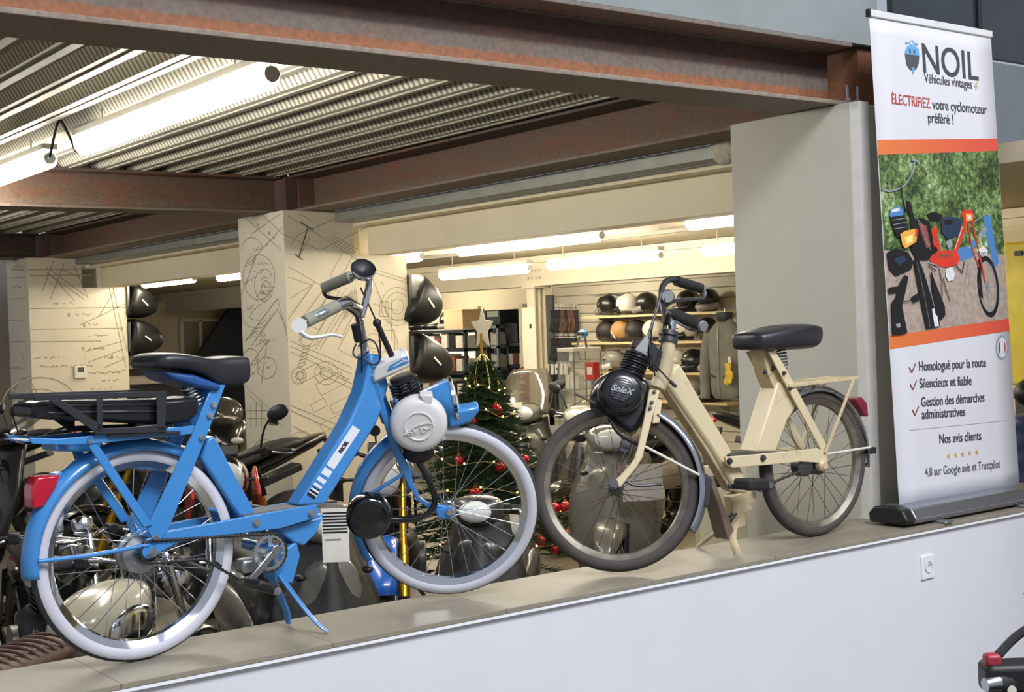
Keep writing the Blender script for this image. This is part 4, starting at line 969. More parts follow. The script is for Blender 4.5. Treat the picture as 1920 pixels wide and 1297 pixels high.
pp([(1832, 468), (1842, 462), (1850, 470), (1848, 480), (1838, 482)], 8); pp([(1836, 474), (1847, 473), (1845, 480), (1838, 481)], 5)
pp([(1772, 505), (1783, 501), (1788, 514), (1785, 526), (1776, 528), (1771, 518)], 8); pline([(1776, 508), (1780, 522)], .002, 5)
pline([(1758, 503), (1764, 528), (1764, 572)], .005, 2); pline([(1766, 522), (1772, 545), (1779, 565)], .005, 2); pline([(1790, 498), (1802, 512), (1806, 490)], .005, 2)
pline([(1812, 494), (1817, 532)], .0025, 5); pline([(1814, 494), (1808, 528)], .0025, 5); pline([(1738, 492), (1757, 500)], .005, 5); pline([(1738, 498), (1752, 508)], .005, 2)
# black moped in front: bars, tank, amber lamp, panniers, wheel
pline([(1651, 355), (1664, 360), (1680, 356), (1694, 348), (1704, 334), (1710, 318), (1713, 303)], .007, 5); pline([(1713, 303), (1726, 316), (1735, 330)], .005, 2); pline([(1706, 300), (1718, 303)], .008, 5); pline([(1686, 350), (1692, 372), (1697, 398)], .010, 2); pline([(1690, 362), (1696, 392)], .004, 5)
pp([(1696, 376), (1704, 380), (1712, 412), (1706, 420)], 2)
pp([(1704, 412), (1728, 410), (1740, 416), (1746, 448), (1748, 474), (1738, 488), (1716, 488), (1706, 470)], 2); pp([(1718, 418), (1734, 424), (1742, 462), (1734, 466)], 10)
pp([(1660, 474), (1676, 466), (1700, 474), (1709, 490), (1706, 505), (1688, 514), (1677, 518), (1664, 504)], 2); pp([(1672, 486), (1690, 480), (1698, 488), (1684, 498)], 7)
pline([(1716, 412), (1724, 420), (1734, 452), (1742, 470)], .0035, 5)
pp([(1709, 488), (1717, 484), (1725, 500), (1744, 556), (1760, 612), (1744, 616), (1734, 617), (1722, 560)], 2); pline([(1716, 492), (1728, 545), (1741, 614)], .004, 9); pline([(1727, 500), (1746, 565), (1757, 612)], .006, 5); pp([(1744, 580), (1752, 578), (1757, 612), (1749, 613)], 8)
pp([(1741, 505), (1756, 545), (1768, 574), (1769, 592), (1760, 602), (1750, 588), (1746, 560)], 2)
pp([(1668, 568), (1676, 558), (1684, 530), (1692, 516), (1700, 520), (1695, 545), (1688, 574), (1698, 624), (1690, 627), (1670, 629)], 2); pline([(1678, 526), (1686, 515)], .004, 5); pp([(1676, 608), (1684, 606), (1685, 614), (1678, 615)], 5); pp([(1662, 540), (1690, 536), (1690, 545), (1664, 552)], 2)
pp([(1704, 558), (1718, 550), (1722, 562), (1710, 568)], 2); pline([(1688, 566), (1706, 564)], .004, 2)
pp([(1664, 402), (1668, 392), (1684, 387), (1690, 396), (1690, 404), (1666, 409)], 4); pp([(1668, 394), (1682, 390), (1684, 396), (1668, 400)], 8)
pp([(1666, 408), (1691, 404), (1700, 428), (1698, 440), (1680, 446), (1672, 432)], 2)
for k in range(3): pline([(1669 + k * 2, 414 + k * 8), (1693 + k * 2, 410 + k * 8)], .0025, 5)
pp([(1684, 440), (1692, 434), (1712, 430), (1716, 440), (1714, 454), (1694, 467), (1688, 460)], 6); pp([(1692, 446), (1708, 440), (1707, 454), (1696, 459)], 11)
pp([(1712, 428), (1718, 432), (1716, 446), (1712, 444)], 3)
m.build('printed_photograph', PM, sheet, smooth=0)
# lettering on the sheet
BTXT = mat('banner_text_grey', '#3f4247', .5); BRED = mat('banner_text_red', '#b2473f', .5); GOLD = mat('banner_gold', '#c9a23c', .5); LGREY = mat('banner_text_light', '#5a5d63', .5)
def btext(s, x0, y0, x1, y1, m, bold=0., size=None, center=False):
    """text whose baseline runs from photo pixel (x0,y0) to (x1,y1) on the sheet"""
    p, q = bp(*bq(x0, y0), .0022), bp(*bq(x1, y1), .0022); L = (q - p).length; zd = (0, -1, .043)
    o = text_on('lettering', s, 1., m, sheet, p, q - p, zd, bold=0, ext=.0003)
    xs = [v.co.x for v in o.data.vertices]; w_ = max(xs) - min(xs); k = L / w_
    sy = size or k
    for v in o.data.vertices: v.co = V(((v.co.x - min(xs)) * k, v.co.y * sy, v.co.z))
    if bold:
        # fatten strokes by a doubled, slightly shifted copy
        n = len(o.data.vertices); me = o.data; vs = [v.co.copy() for v in me.vertices]; fs = [tuple(p.vertices) for p in me.polygons]
        mm = bpy.data.meshes.new('lettering'); sh = [(0, 0), (bold, 0), (0, bold * .6), (bold, bold * .6)]
        V2 = []; F2 = []
        for i, (dx, dy) in enumerate(sh):
            V2 += [c + V((dx, dy, .00002 * i)) for c in vs]; F2 += [tuple(a + n * i for a in f) for f in fs]
        mm.from_pydata(V2, [], F2); mm.materials.append(m); o.data = mm
    return o
btext('NOIL', 1731, 136, 1834, 152, BTXT, .0030, .178)
btext('Véhicules vintages', 1733, 155, 1822, 167, BTXT, .0008, .056)
btext('ÉLECTRIFIEZ', 1672, 195, 1744, 204, BRED, .0008, .062); btext('votre cyclomoteur', 1748, 205, 1850, 215, BTXT, .0012, .062); btext('préféré !', 1740, 230, 1787, 234, BTXT, .0012, .062)
btext('Homologué pour la route', 1723, 696, 1848, 688, BTXT, .0014, .056); btext('Silencieux et fiable', 1724, 728, 1821, 722, BTXT, .0014, .056)
btext('Gestion des démarches', 1727, 763, 1845, 753, BTXT, .0014, .056); btext('administratives', 1728, 786, 1809, 780, BTXT, .0014, .056)
btext('Nos avis clients', 1761, 832, 1839, 825, BTXT, .0014, .056); btext('4,8 sur Google avis et Trustpilot', 1734, 894, 1875, 877, LGREY, .0004, .052)
m = MB()
for x, y in ((1709, 692), (1711, 724), (1715, 772)):
    m.strip([bp(*bq(x - 5, y - 3), .0022), bp(*bq(x, y + 7), .0022)], .007, (0, -1, .04)); m.strip([bp(*bq(x, y + 7), .0022), bp(*bq(x + 7, y - 10), .0022)], .006, (0, -1, .04))
m.build('check_marks', mat('check_red', '#7e3a3a', .5), sheet, smooth=0)
m = MB()
for k in range(5):
    c = V(bq(1778 + k * 13.2, 856 - k * 1.9)).to_3d(); pts = []
    for i in range(10):
        r = .0135 if i % 2 == 0 else .006; t = pi / 2 + i * pi / 5; pts.append((c.x + r * cos(t) / .85 * .9 * 1.1, c.y + r * sin(t) / 1.99))
    poly(m, pts, .0022)
m.build('rating_stars', GOLD, sheet, smooth=0)
m = MB(); m.strip([bp(*bq(1705, 807), .0022), bp(*bq(1888, 789), .0022)], .0015, (0, -1, .04)); m.build('divider_line', mat('divider_grey', '#9a9aa2', .5), sheet, smooth=0)
# scooter-front logo
LB1 = mat('logo_blue', '#5f9fd4', .5); LB2 = mat('logo_dark', '#4a4d53', .5); LGL = mat('logo_pale', '#bcd6ea', .5)
def lz(pts, m_, d): m = MB(); poly(m, [bq(x, y) for x, y in pts], d); return m
lg = lz([(1697, 95), (1701, 87), (1708, 86), (1716, 87), (1722, 93), (1723, 105), (1696, 102)], 0, .0022).build('logo_top', LB1, sheet, smooth=0)
lz([(1696, 101), (1723, 105), (1722, 120), (1718, 130), (1712, 134), (1705, 131), (1699, 122)], 0, .0022).build('logo_shield', LB2, sheet, smooth=0)
m = MB()
for a in ([(1697, 79), (1702, 80), (1702, 84), (1697, 83)], [(1714, 81), (1720, 82), (1720, 86), (1714, 85)], [(1709, 127), (1714, 128), (1713, 140), (1711, 140)]): poly(m, [bq(x, y) for x, y in a], .0026, 0)
for a in ([(1704, 92), (1707, 93), (1707, 101), (1704, 100)], [(1712, 93), (1715, 94), (1715, 102), (1712, 101)]): poly(m, [bq(x, y) for x, y in a], .0026, 1)
lay[0] = .0026; pring(1708.5, 81, 4.5, 5, 0, 0, .7)
m.build('logo_details', [LB1, LB2], sheet, smooth=0)
m = MB(); poly(m, [bq(x, y) for x, y in ((1830, 155), (1833, 156), (1831, 162), (1834, 163), (1828, 171), (1829, 164), (1826, 163))], .0022); m.build('lightning_mark', mat('lightning_grey', '#b9a98c', .5), sheet, smooth=0)
# round tricolour badge
m = MB(); lay[0] = .0022
def badge(cx, cy, rx, ry, mi, k=24, a=0, b=2 * pi):
    lay[0] += .0001; poly(m, [bq(cx + rx * cos(a + (b - a) * i / k), cy + ry * sin(a + (b - a) * i / k)) for i in range(k)], lay[0], mi)
badge(1878, 652, 11.5, 23, 0); badge(1878, 652, 9.0, 19, 1); badge(1878, 652, 7, 15, 2, 16, pi / 2 + .5, 3 * pi / 2 - .5); badge(1878, 652, 7, 15, 3, 16, -pi / 2 + .5, pi / 2 - .5)
m.build('tricolour_badge', [mat('badge_grey', '#8f93a0', .5, var=.4, scale=160), PRW, mat('badge_blue', '#3d4774', .5), mat('badge_red', '#b0555a', .5)], sheet, smooth=0)
# ================================================================== wall socket
so = thing('wall_socket', 'white power socket on the low white wall below the banner', 'socket', (4.495, 3.275, .68))
SOCK = mat('socket_white', '#e2e3e8', .3, coat=.2)
MB().box((0, -.003, 0), (.082, .012, .094)).build('cover_plate', SOCK, so, .003)
MB().lathe([(.024, 0), (.022, -.003), (.020, -.002), (.0195, .004), (0, .005)], c=(.0, -.010, 0), axis=(0, 1, 0), n=28).build('round_insert', mat('socket_insert', '#c3c5cc', .35), so)
for p in ((-.009, -.006, 0), (.009, -.006, 0)): MB().cyl(V(p) + V((0, -.001, 0)), V(p), .0028, n=10).build('contact_hole', INK, so)
MB().cyl((0, -.018, .010), (0, -.006, .010), .0026, n=10).build('earth_pin', STEEL, so)
# ================================================================== motorbikes and scooters in the shop
def paint(name, col, rough=.22, metal=.0): return mat('paint_' + name, col, rough, metal, .04, 6, coat=.5)
P_BLACK = paint('black', '#141416'); P_DGREY = paint('dark_grey', '#2f2e2b', .35, .1); P_GREY = paint('grey', '#6d6a61', .35, .15); P_SILVER = paint('silver', '#a39e90', .3, .4)
P_WHITE = paint('white', '#d9d5c8'); P_CREAM = paint('cream', '#c9bfa6', .18); P_BLUE = paint('blue', '#1f5db4'); P_RED = paint('red', '#c23a2c'); P_TEAL = paint('teal', '#3c6f74')
GOLDF = mat('gold_anodised', '#c89a2e', .3, .8); ENG = mat('engine_alloy', '#6d6b66', .4, .7, .2, 20); DKENG = mat('engine_dark', '#2b2b2c', .45, .5, .2, 20)
SEATB = mat('dark_seat_vinyl', '#2a2826', .55, var=.1); SEATBR = mat('brown_seat_leather', '#6e5546', .55, var=.15, scale=30)
DISC = mat('brake_disc_steel', '#9c968a', .3, .9, .1, 30); SMOKE = mat('smoked_screen', '#55514a', .1, var=.1, alpha=.62, coat=.6); ORANGEL = mat('orange_lens', '#d9702a', .2, coat=.4)
LENS = mat('clear_lens', '#d8dad6', .08, coat=.6)
def body(name, st, m, parent, n=16, e=.75, sub=1, label=None):
    """rounded shell through stations (x, z, half width, half height)"""
    f = lambda q: math.copysign(abs(q) ** e, q)
    rings = [[V((x, hw * f(cos(2 * pi * k / n)), z + hh * f(sin(2 * pi * k / n)))) for k in range(n)] for x, z, hw, hh in st]
    return MB().rings(rings, True).build(name, m, parent, smooth=50, sub=sub, label=label)
def mwheel(parent, x, r, w, rim_m=None, spokes=5, disc=True, z=None):
    o = MB().lathe([(r * .62, -w * .35), (r * .66, -w * .42), (r * .66, w * .42), (r * .62, w * .35), (r * .6, 0), (r * .62, -w * .35)], axis=(0, 1, 0), n=32)
    for i in range(spokes):
        a = 2 * pi * i / spokes; d = V((cos(a), 0, sin(a))); o.bar(d * .03, d * r * .62, .022, .03, (0, 1, 0))
    o.cyl((0, -.06, 0), (0, .06, 0), .03, n=16)
    rim = o.build('wheel', rim_m or DKENG, parent, smooth=35); rim.location = (x, 0, r if z is None else z)
    pr = []
    for i in range(13):
        t = -2.5 + 5.0 * i / 12; pr.append((r - w * .42 + w * .42 * cos(t), w * .5 * sin(t)))
    MB().lathe(pr, axis=(0, 1, 0), n=40).build('tyre', RUBBER, rim, smooth=60)
    if disc:
        for s in (-1, 1):
            q = MB().lathe([(r * .30, s * .055), (r * .46, s * .055), (r * .46, s * .059), (r * .30, s * .059), (r * .30, s * .055)], axis=(0, 1, 0), n=32)
            for i in range(6):
                a = 2 * pi * i / 6; d = V((cos(a), 0, sin(a))); q.bar(d * r * .1 + V((0, s * .057, 0)), d * r * .33 + V((0, s * .057, 0)), .012, .004, (0, 1, 0))
            q.build('brake_disc', DISC, rim, smooth=30)
    return rim
def controls(parent, hx, hz, w, drop=0., back=.12, mirrors=True, red=False, bar_m=None, msty='oval', clocks=False, mh=.2):
    hb = MB().tube(smooth_path([(hx - back, -w, hz - drop), (hx - back * .5, -w * .55, hz), (hx, -.10, hz - .02), (hx + .01, 0, hz - .03), (hx, .10, hz - .02), (hx - back * .5, w * .55, hz), (hx - back, w, hz - drop)], 5), .011, 10).build('handlebar', bar_m or BLACK, parent, smooth=60)
    for s in (-1, 1):
        a = V((hx - back, s * w, hz - drop)); b = V((hx - back * .62, s * w * .66, hz - drop * .3))
        MB().tube([a, b], .018, 14).build('grip', RUBBER, hb); MB().tube([a + (a - b).normalized() * .025, a], [.012, .017], 12).build('bar_end', STEEL, hb)
        q = MB().box(b + (b - a).normalized() * .03, (.05, .05, .05), Matrix.Rotation(.3 * s, 3, 'Z')).build('switch_block', BLACK, hb, .008)
        if red: MB().box(b + V((.0, 0, .03)), (.022, .022, .02)).build('red_switch', P_RED, hb, .004)
        MB().tube([b + V((.05, s * .02, 0)), b + V((.075, s * .07, -.005)), a + V((.06, s * .0, -.01))], [.007, .006, .004], 8).build('lever', STEEL, hb, smooth=60)
        if mirrors:
            c = V((hx + .02, s * (w * .72), hz + mh))
            mr = MB().tube(smooth_path([(hx - back * .4, s * w * .55, hz), (hx, s * w * .6, hz + mh * .6), c], 4), .006, 8).build('mirror', BLACK, parent, smooth=60)
            MB().ball(c + V((0, s * .03, .01)), (.02, .062, .042), 14, 8, Matrix.Rotation(.35 * s, 3, 'X')).build('mirror_head', BLACK, mr, smooth=60)
            MB().ball(c + V((-.014, s * .03, .01)), (.01, .055, .036), 14, 8, Matrix.Rotation(.35 * s, 3, 'X')).build('mirror_glass', CHROME, mr, smooth=60)
    if clocks:
        for s in (-1, 1):
            q = MB().lathe([(0, 0), (.04, .0), (.048, .02), (.05, .055), (.046, .06), (.043, .052), (0, .052)], c=(hx + .04, s * .065, hz + .01), axis=(-.5, 0, .85), n=24).build('clock', CHROME, parent, smooth=40)
            MB().lathe([(0, .054), (.042, .054)], c=(hx + .04, s * .065, hz + .01), axis=(-.5, 0, .85), n=20).build('clock_face', INK, q)
    return hb
def place(root, anchor, px, hd):
    hd = R(hd); p = at_z(px[0], px[1], anchor[2]); c, s = cos(hd), sin(hd)
    root.location = (p.x - anchor[0] * c + anchor[1] * s, p.y - anchor[0] * s - anchor[1] * c, 0); root.rotation_euler = (0, 0, hd)
    return root
def motorcycle(label, body_m=P_BLACK, tank_m=None, seat_m=SEATB, fork_m=STEEL, fend_m=None, style='naked', gold=False, rim_m=None, mirrors=True, shroud=None, red=False, eng=DKENG, group=None, bw=.36):
    t = thing('motorcycle', label, 'motorcycle', group=group); tank_m = tank_m or body_m; fend_m = fend_m or body_m
    fx, rx, r = .70, -.70, .31
    mwheel(t, fx, r, .12, rim_m); mwheel(t, rx, r, .16, rim_m)
    top = V((.42, 0, .98)); ax = V((fx, 0, r))
    for s in (-1, 1):
        a = ax + V((0, s * .095, 0)); b = top + V((0, s * .095, 0)); m_ = a + (b - a) * .42
        l = MB().tube([a, m_], .026, 12).cyl(m_, b, .019, n=12).build('fork_leg', GOLDF if gold else fork_m, t, smooth=40)
        MB().tube([a + V((0, s * .0, -.02)), a + V((0, 0, .05))], .03, 12).build('fork_foot', eng, l)
    fd = MB(); K = 6; vs = []
    for i in range(15):
        tt = R(20) + R(130) * i / 14
        for k in range(K + 1):
            q = -pi / 2 + pi * k / K; rr = r + .015 + .03 * cos(q); vs.append(V((fx + rr * cos(tt), .075 * sin(q), r + rr * sin(tt))))
    fd.add(vs, [(i * (K + 1) + k, (i + 1) * (K + 1) + k, (i + 1) * (K + 1) + k + 1, i * (K + 1) + k + 1) for i in range(14) for k in range(K)])
    fd.build('front_fender', fend_m, t, smooth=60, solid=.004)
    MB().bar((.44, 0, .92), (-.25, 0, .55), .09, .06).bar((.42, 0, .86), (.2, 0, .38), .08, .05).bar((-.25, 0, .62), (-.75, 0, .78), .14, .05).bar((-.22, .09, .42), (rx, .09, r), .04, .05).bar((-.22, -.09, .42), (rx, -.09, r), .04, .05).build('frame', DULLBLK, t, .008)
    e = body('engine', [(-.25, .42, .12, .12), (-.2, .44, .17, .17), (0, .44, .18, .18), (.2, .46, .16, .17), (.28, .52, .11, .12)], eng, t, sub=1)
    for s in (-1, 1): MB().cyl((-.02, s * .14, .42), (-.02, s * .20, .42), .10, n=24).build('crankcase_cover', ENG, e, .006)
    q = MB()
    for i in range(7): q.box((.10, 0, .58 + i * .022), (.2, .22, .008))
    q.box((.10, 0, .65), (.15, .17, .17)); q.build('cylinder_fins', eng, e, smooth=0)
    MB().tube(smooth_path([(.2, -.1, .56), (.3, -.14, .4), (.15, -.17, .24), (-.3, -.17, .26), (-.75, -.19, .42)], 5), [.022] * 12 + [.026, .03, .036, .042, .045, .046, .046, .045, .042], 14).build('exhaust', CHROME if style == 'classic' else DULLBLK, t, smooth=50)
    if style == 'classic':
        body('tank', [(-.12, .80, .05, .04), (-.08, .80, .11, .09), (.1, .82, .145, .115), (.28, .84, .12, .10), (.38, .85, .05, .05)], tank_m, t)
        for s in (-1, 1): MB().ball((.12, s * .128, .79), (.15, .02, .075), 18, 10).build('tank_panel', CHROME, t, smooth=60)
        q = body('seat', [(-.76, .79, .07, .02), (-.72, .80, .11, .035), (-.4, .785, .12, .04), (-.15, .785, .10, .035), (-.1, .785, .06, .02)], seat_m, t)
        g = MB()
        for i in range(12): g.tube([V((-.71 + i * .045, .105 * cos(a), .795 + .043 * sin(a))) for a in [R(20 + j * 20) for j in range(8)]], .006, 6)
        g.build('seat_piping', seat_m, q)
        hx, hz = .42, .98
        MB().lathe([(0, 0), (.05, .01), (.085, .06), (.095, .11), (.09, .125), (.0, .135)], c=(.50, 0, .88), axis=(1, 0, -.08), n=28).build('headlight', CHROME, t, smooth=50)
        rf = MB(); vs = []
        for i in range(19):
            tt = R(15) + R(165) * i / 18
            for k in range(7):
                qq = -pi / 2 + pi * k / 6; rr = r + .03 + .04 * cos(qq); vs.append(V((rx + rr * cos(tt), .095 * sin(qq), r + rr * sin(tt))))
        rf.add(vs, [(i * 7 + k, (i + 1) * 7 + k, (i + 1) * 7 + k + 1, i * 7 + k + 1) for i in range(18) for k in range(6)]); rf.build('rear_fender', P_BLACK, t, smooth=60, solid=.005)
        controls(t, hx, hz, .36, .03, .16, mirrors, red, CHROME, clocks=True)
        MB().ball((-1.0, 0, .70), (.04, .05, .04), 12, 8).build('tail_light', REDLENS, t, smooth=60)
        for s in (-1, 1): MB().tube([(-.55, s * .14, .72), (-.75, s * .14, .40)], .025, 10).build('shock_absorber', CHROME, t)
    else:
        body('tank', [(-.14, .80, .08, .05), (-.05, .84, .13, .10), (.15, .90, .17, .13), (.32, .92, .15, .11), (.44, .90, .06, .06)], tank_m, t)
        body('seat', [(-.80, .95, .06, .02), (-.7, .95, .11, .04), (-.45, .90, .13, .045), (-.3, .83, .14, .04), (-.1, .81, .11, .04)], seat_m, t)
        body('tail', [(-.98, .98, .03, .02), (-.88, .95, .08, .05), (-.6, .86, .12, .06), (-.3, .74, .11, .06)], body_m, t)
        MB().box((-.985, 0, .94), (.03, .10, .035), Matrix.Rotation(.3, 3, 'Y')).build('tail_light', REDLENS, t, .008)
        MB().bar((-.92, 0, .88), (-1.02, 0, .58), .06, .02, (1, 0, 0)).box((-1.035, 0, .58), (.012, .2, .14)).build('plate_holder', DULLBLK, t, .003)
        hx, hz = .38, 1.06
        if style == 'sport':
            body('fairing', [(.80, .78, .05, .06), (.72, .86, .15, .13), (.55, .88, .20, .19), (.38, .80, .22, .24), (.15, .60, .21, .18), (-.1, .50, .19, .10)], body_m, t)
            MB().ball((.52, 0, 1.06), (.17, .15, .13), 18, 8, Matrix.Rotation(.5, 3, 'Y'), z0=-.1).build('windscreen', SMOKE, t, smooth=60)
            for s in (-1, 1): MB().ball((.745, s * .085, .86), (.05, .055, .028), 14, 8, Matrix.Rotation(.4 * s, 3, 'Z')).build('headlight', LENS, t, smooth=60)
            controls(t, hx, hz - .08, .32, .04, .10, mirrors, red)
        else:
            MB().ball((.55, 0, .95), (.11, .11, .12), 18, 12).build('headlight', body_m, t, smooth=60); MB().ball((.60, 0, .945), (.075, .095, .10), 18, 10).build('lens', LENS, t, smooth=60)
            MB().box((.47, 0, 1.08), (.05, .15, .07), Matrix.Rotation(-.5, 3, 'Y')).build('dashboard', BLACK, t, .01)
            controls(t, hx, hz, bw + .02, .01, .10, mirrors, red)
        for s in (-1, 1):
            if shroud is not None:
                MB().prism([(.16, s * .17, .70), (.42, s * .19, .66), (.60, s * .16, .86), (.48, s * .15, 1.0), (.22, s * .17, .93)], (0, s * .02, 0)).build('side_shroud', shroud, t, .008)
            MB().prism([(-.45, s * .13, .62), (-.18, s * .14, .56), (-.1, s * .14, .74), (-.4, s * .13, .80)], (0, s * .015, 0)).build('side_panel', body_m, t, .006)
            MB().tube([(.5, s * .12, .93), (.5, s * .2, .93)], .008, 8).ball((.5, s * .21, .93), (.022, .022, .016), 10, 6).build('indicator', BLACK, t, smooth=50)
        MB().tube([(-.45, 0, .62), (-.55, 0, .38)], .03, 12).build('shock_absorber', GOLDF if gold else P_RED, t)
    MB().bar((-.10, .12, .28), (-.16, .30, .012), .02, .02).build('side_stand', DULLBLK, t)
    return t
def scooter(label, m=P_GREY, panel=None, screen=0, seat_m=SEATB, red=False, mirrors=True, group=None, bar_m=None, slot=False, bw=.35):
    panel = panel or m; t = thing('scooter', label, 'scooter', group=group)
    mwheel(t, .62, .235, .11, P_DGREY, 6, True); mwheel(t, -.62, .235, .13, P_DGREY, 6, False)
    # leg shield: curved wide plate with raised spine
    rows = []
    for i in range(13):
        f = i / 12; z = .24 + .72 * f; hw = .20 + .075 * sin(pi * min(1, f * 1.15)) - .10 * max(0, f - .6); x0 = .50 - .16 * f + .05 * (1 - f) ** 2
        rows.append([V((x0 - .10 * (abs(k - 5) / 5) ** 2 + .035 * math.exp(-((k - 5) / 1.2) ** 2), hw * (k - 5) / 5, z)) for k in range(11)])
    q = MB().add([p for r_ in rows for p in r_], [(i * 11 + k, i * 11 + k + 1, (i + 1) * 11 + k + 1, (i + 1) * 11 + k) for i in range(12) for k in range(10)])
    ls = q.build('leg_shield', m, t, smooth=60, solid=.03)
    if slot: MB().ball((.50, 0, .46), (.02, .03, .085), 14, 10).build('dark_slot', BLACK, ls, smooth=60)
    body('glove_box', [(.22, .60, .06, .10), (.30, .62, .16, .20), (.38, .64, .19, .24), (.42, .66, .10, .20)], panel, t)
    MB().box((.12, 0, .26), (.62, .36, .08)).build('floorboard', P_DGREY, t, .03, seg=3)
    body('body', [(-.92, .62, .05, .05), (-.84, .58, .14, .13), (-.55, .52, .20, .19), (-.25, .48, .20, .19), (-.12, .46, .14, .16)], m, t)
    for s in (-1, 1): MB().ball((-.52, s * .17, .50), (.32, .06, .12), 20, 10, Matrix.Rotation(.12, 3, 'Y')).build('side_panel', panel, t, smooth=60)
    body('seat', [(-.86, .77, .06, .03), (-.8, .77, .13, .05), (-.5, .76, .16, .06), (-.2, .73, .15, .06), (-.08, .70, .09, .04)], seat_m, t)
    body('front_fender', [(.90, .36, .03, .03), (.82, .46, .085, .06), (.62, .50, .10, .07), (.45, .44, .09, .08), (.40, .38, .05, .05)], m, t)
    for s in (-1, 1): MB().tube([(.62, s * .08, .235), (.48, s * .08, .5)], .02, 10).build('fork_leg', DKENG, t)
    cw = body('handlebar_cowl', [(.46, .98, .06, .04), (.42, 1.0, .15, .085), (.33, 1.01, .17, .075), (.24, 1.0, .13, .05), (.20, 1.0, .06, .03)], panel, t)
    MB().ball((.43, 0, 1.0), (.05, .10, .06), 18, 10).build('headlight', LENS, t, smooth=60)
    MB().box((.26, 0, 1.055), (.10, .17, .02), Matrix.Rotation(-.35, 3, 'Y')).build('dashboard', BLACK, t, .008)
    controls(t, .32, 1.0, bw, .01, .10, mirrors, red, bar_m)
    for s in (-1, 1):
        MB().ball((.42, s * .17, .80), (.03, .028, .016), 12, 8).build('indicator', BLACK, t, smooth=60)
    if screen:
        n = 9; rows = []
        for i in range(9):
            f = i / 8; hw = .20 + .03 * sin(pi * f) - .06 * f * f
            rows.append([V((.46 - .26 * f - .10 * ((k - 4) / 4) ** 2, hw * (k - 4) / 4, 1.0 + screen * f)) for k in range(n)])
        MB().add([p for r_ in rows for p in r_], [(i * n + k, i * n + k + 1, (i + 1) * n + k + 1, (i + 1) * n + k) for i in range(8) for k in range(n - 1)]).build('windscreen', SMOKE, t, smooth=60, solid=.005)
    MB().box((-.94, 0, .62), (.03, .14, .06)).build('tail_light', REDLENS, t, .01)
    MB().tube([(-.3, -.16, .24), (-.5, -.2, .26), (-.9, -.21, .33)], [.03, .05, .055], 14).build('exhaust', DULLBLK, t, smooth=50)
    body('engine', [(-.55, .26, .08, .06), (-.45, .27, .14, .1), (-.25, .28, .14, .1), (-.15, .28, .08, .06)], DKENG, t)
    for s in (-1, 1): MB().bar((-.15, s * .10, .24), (-.22, s * .16, .012), .025, .025).build('stand_leg', DULLBLK, t)
    return t
def put(root, a, b, hd, k=1.):
    root.location = (a, b, 0); root.rotation_euler = (0, 0, R(hd)); root.scale = k if isinstance(k, tuple) else (k, k, k); return root
m_ = motorcycle('cream-tanked classic motorbike with ribbed brown seat, seen through the blue rear wheel', P_BLACK, P_CREAM, SEATBR, CHROME, P_BLACK, 'classic', mirrors=False, eng=ENG)
place(m_, (.12, 0, .80), (192, 1140), 38); m_.scale = (.94,) * 3
m_ = motorcycle('black classic motorbike with chrome clocks, its handlebar behind the cream tank', P_BLACK, P_BLACK, SEATB, CHROME, P_BLACK, 'classic', mirrors=False)
place(m_, (.42, 0, .93), (128, 992), 262); m_.scale = (.92,) * 3
put(scooter('black scooter with a pointed grey nose left of the red tail lamp', P_DGREY, P_BLACK, .16), 3.25, 9.95, 172)
put(motorcycle('black motorbike cut by the picture edge, its big rear tyre showing', P_BLACK, P_BLACK, mirrors=True), 3.0, 11.6, 140)
put(motorcycle('black and silver motorbike with gold shock behind the blue rear wheel', P_BLACK, P_SILVER, gold=True), 3.6, 8.3, 178)
put(motorcycle('dark trail bike with red and white side shrouds behind the blue seat tube', P_BLACK, P_WHITE, shroud=P_RED, mirrors=True), 3.18, 7.02, 250)
put(motorcycle('black motorbike with a mirror beside the pillar, under the blue saddle', P_BLACK, P_BLACK, style='sport'), 4.85, 10.5, 245)
put(scooter('dark grey scooter with red switches and a price card, below the down tube', P_DGREY, P_GREY, 0, red=True, mirrors=False, bw=.27), 2.60, 4.97, 262, (.95, .82, .95))
put(motorcycle('motorbike with a blue front fender and gold fork behind the exhaust drum', P_BLACK, P_BLUE, fend_m=P_BLUE, gold=True, mirrors=False, bw=.27), 3.88, 6.34, 236)
put(scooter('dark grey scooter standing before the Christmas tree, behind the white-walled front wheel', P_DGREY, P_DGREY, 0, bar_m=STEEL, mirrors=False, bw=.28), 3.74, 5.20, 225, (.86, .78, .86))
put(scooter('grey touring scooter with a tall smoked windscreen between the two mopeds', P_DGREY, P_GREY, .34), 6.70, 8.62, 218)
m_ = scooter('grey scooter facing the ledge, framed by the cream moped front wheel', P_GREY, P_SILVER, 0, slot=True, mirrors=False); place(m_, (.50, 0, .5), (1148, 985), 222)
put(motorcycle('black motorbike with red tail light right of the cream down tube', P_BLACK, P_DGREY), 8.15, 6.85, 345)
put(motorcycle('dark motorbike low behind the chrome front mudguard of the cream moped', P_BLACK, P_BLACK, mirrors=False), 6.02, 5.0, 2)
put(scooter('chrome-trimmed black scooter in front of the glove racks', P_BLACK, P_SILVER, .12), 6.75, 7.72, 190)
m_ = br_ = motorcycle('black motorbike with switch block and red button at the lower right corner', P_BLACK, P_BLACK, red=True, mirrors=False); place(m_, (.28, .38, 1.055), (1870, 1275), 53)
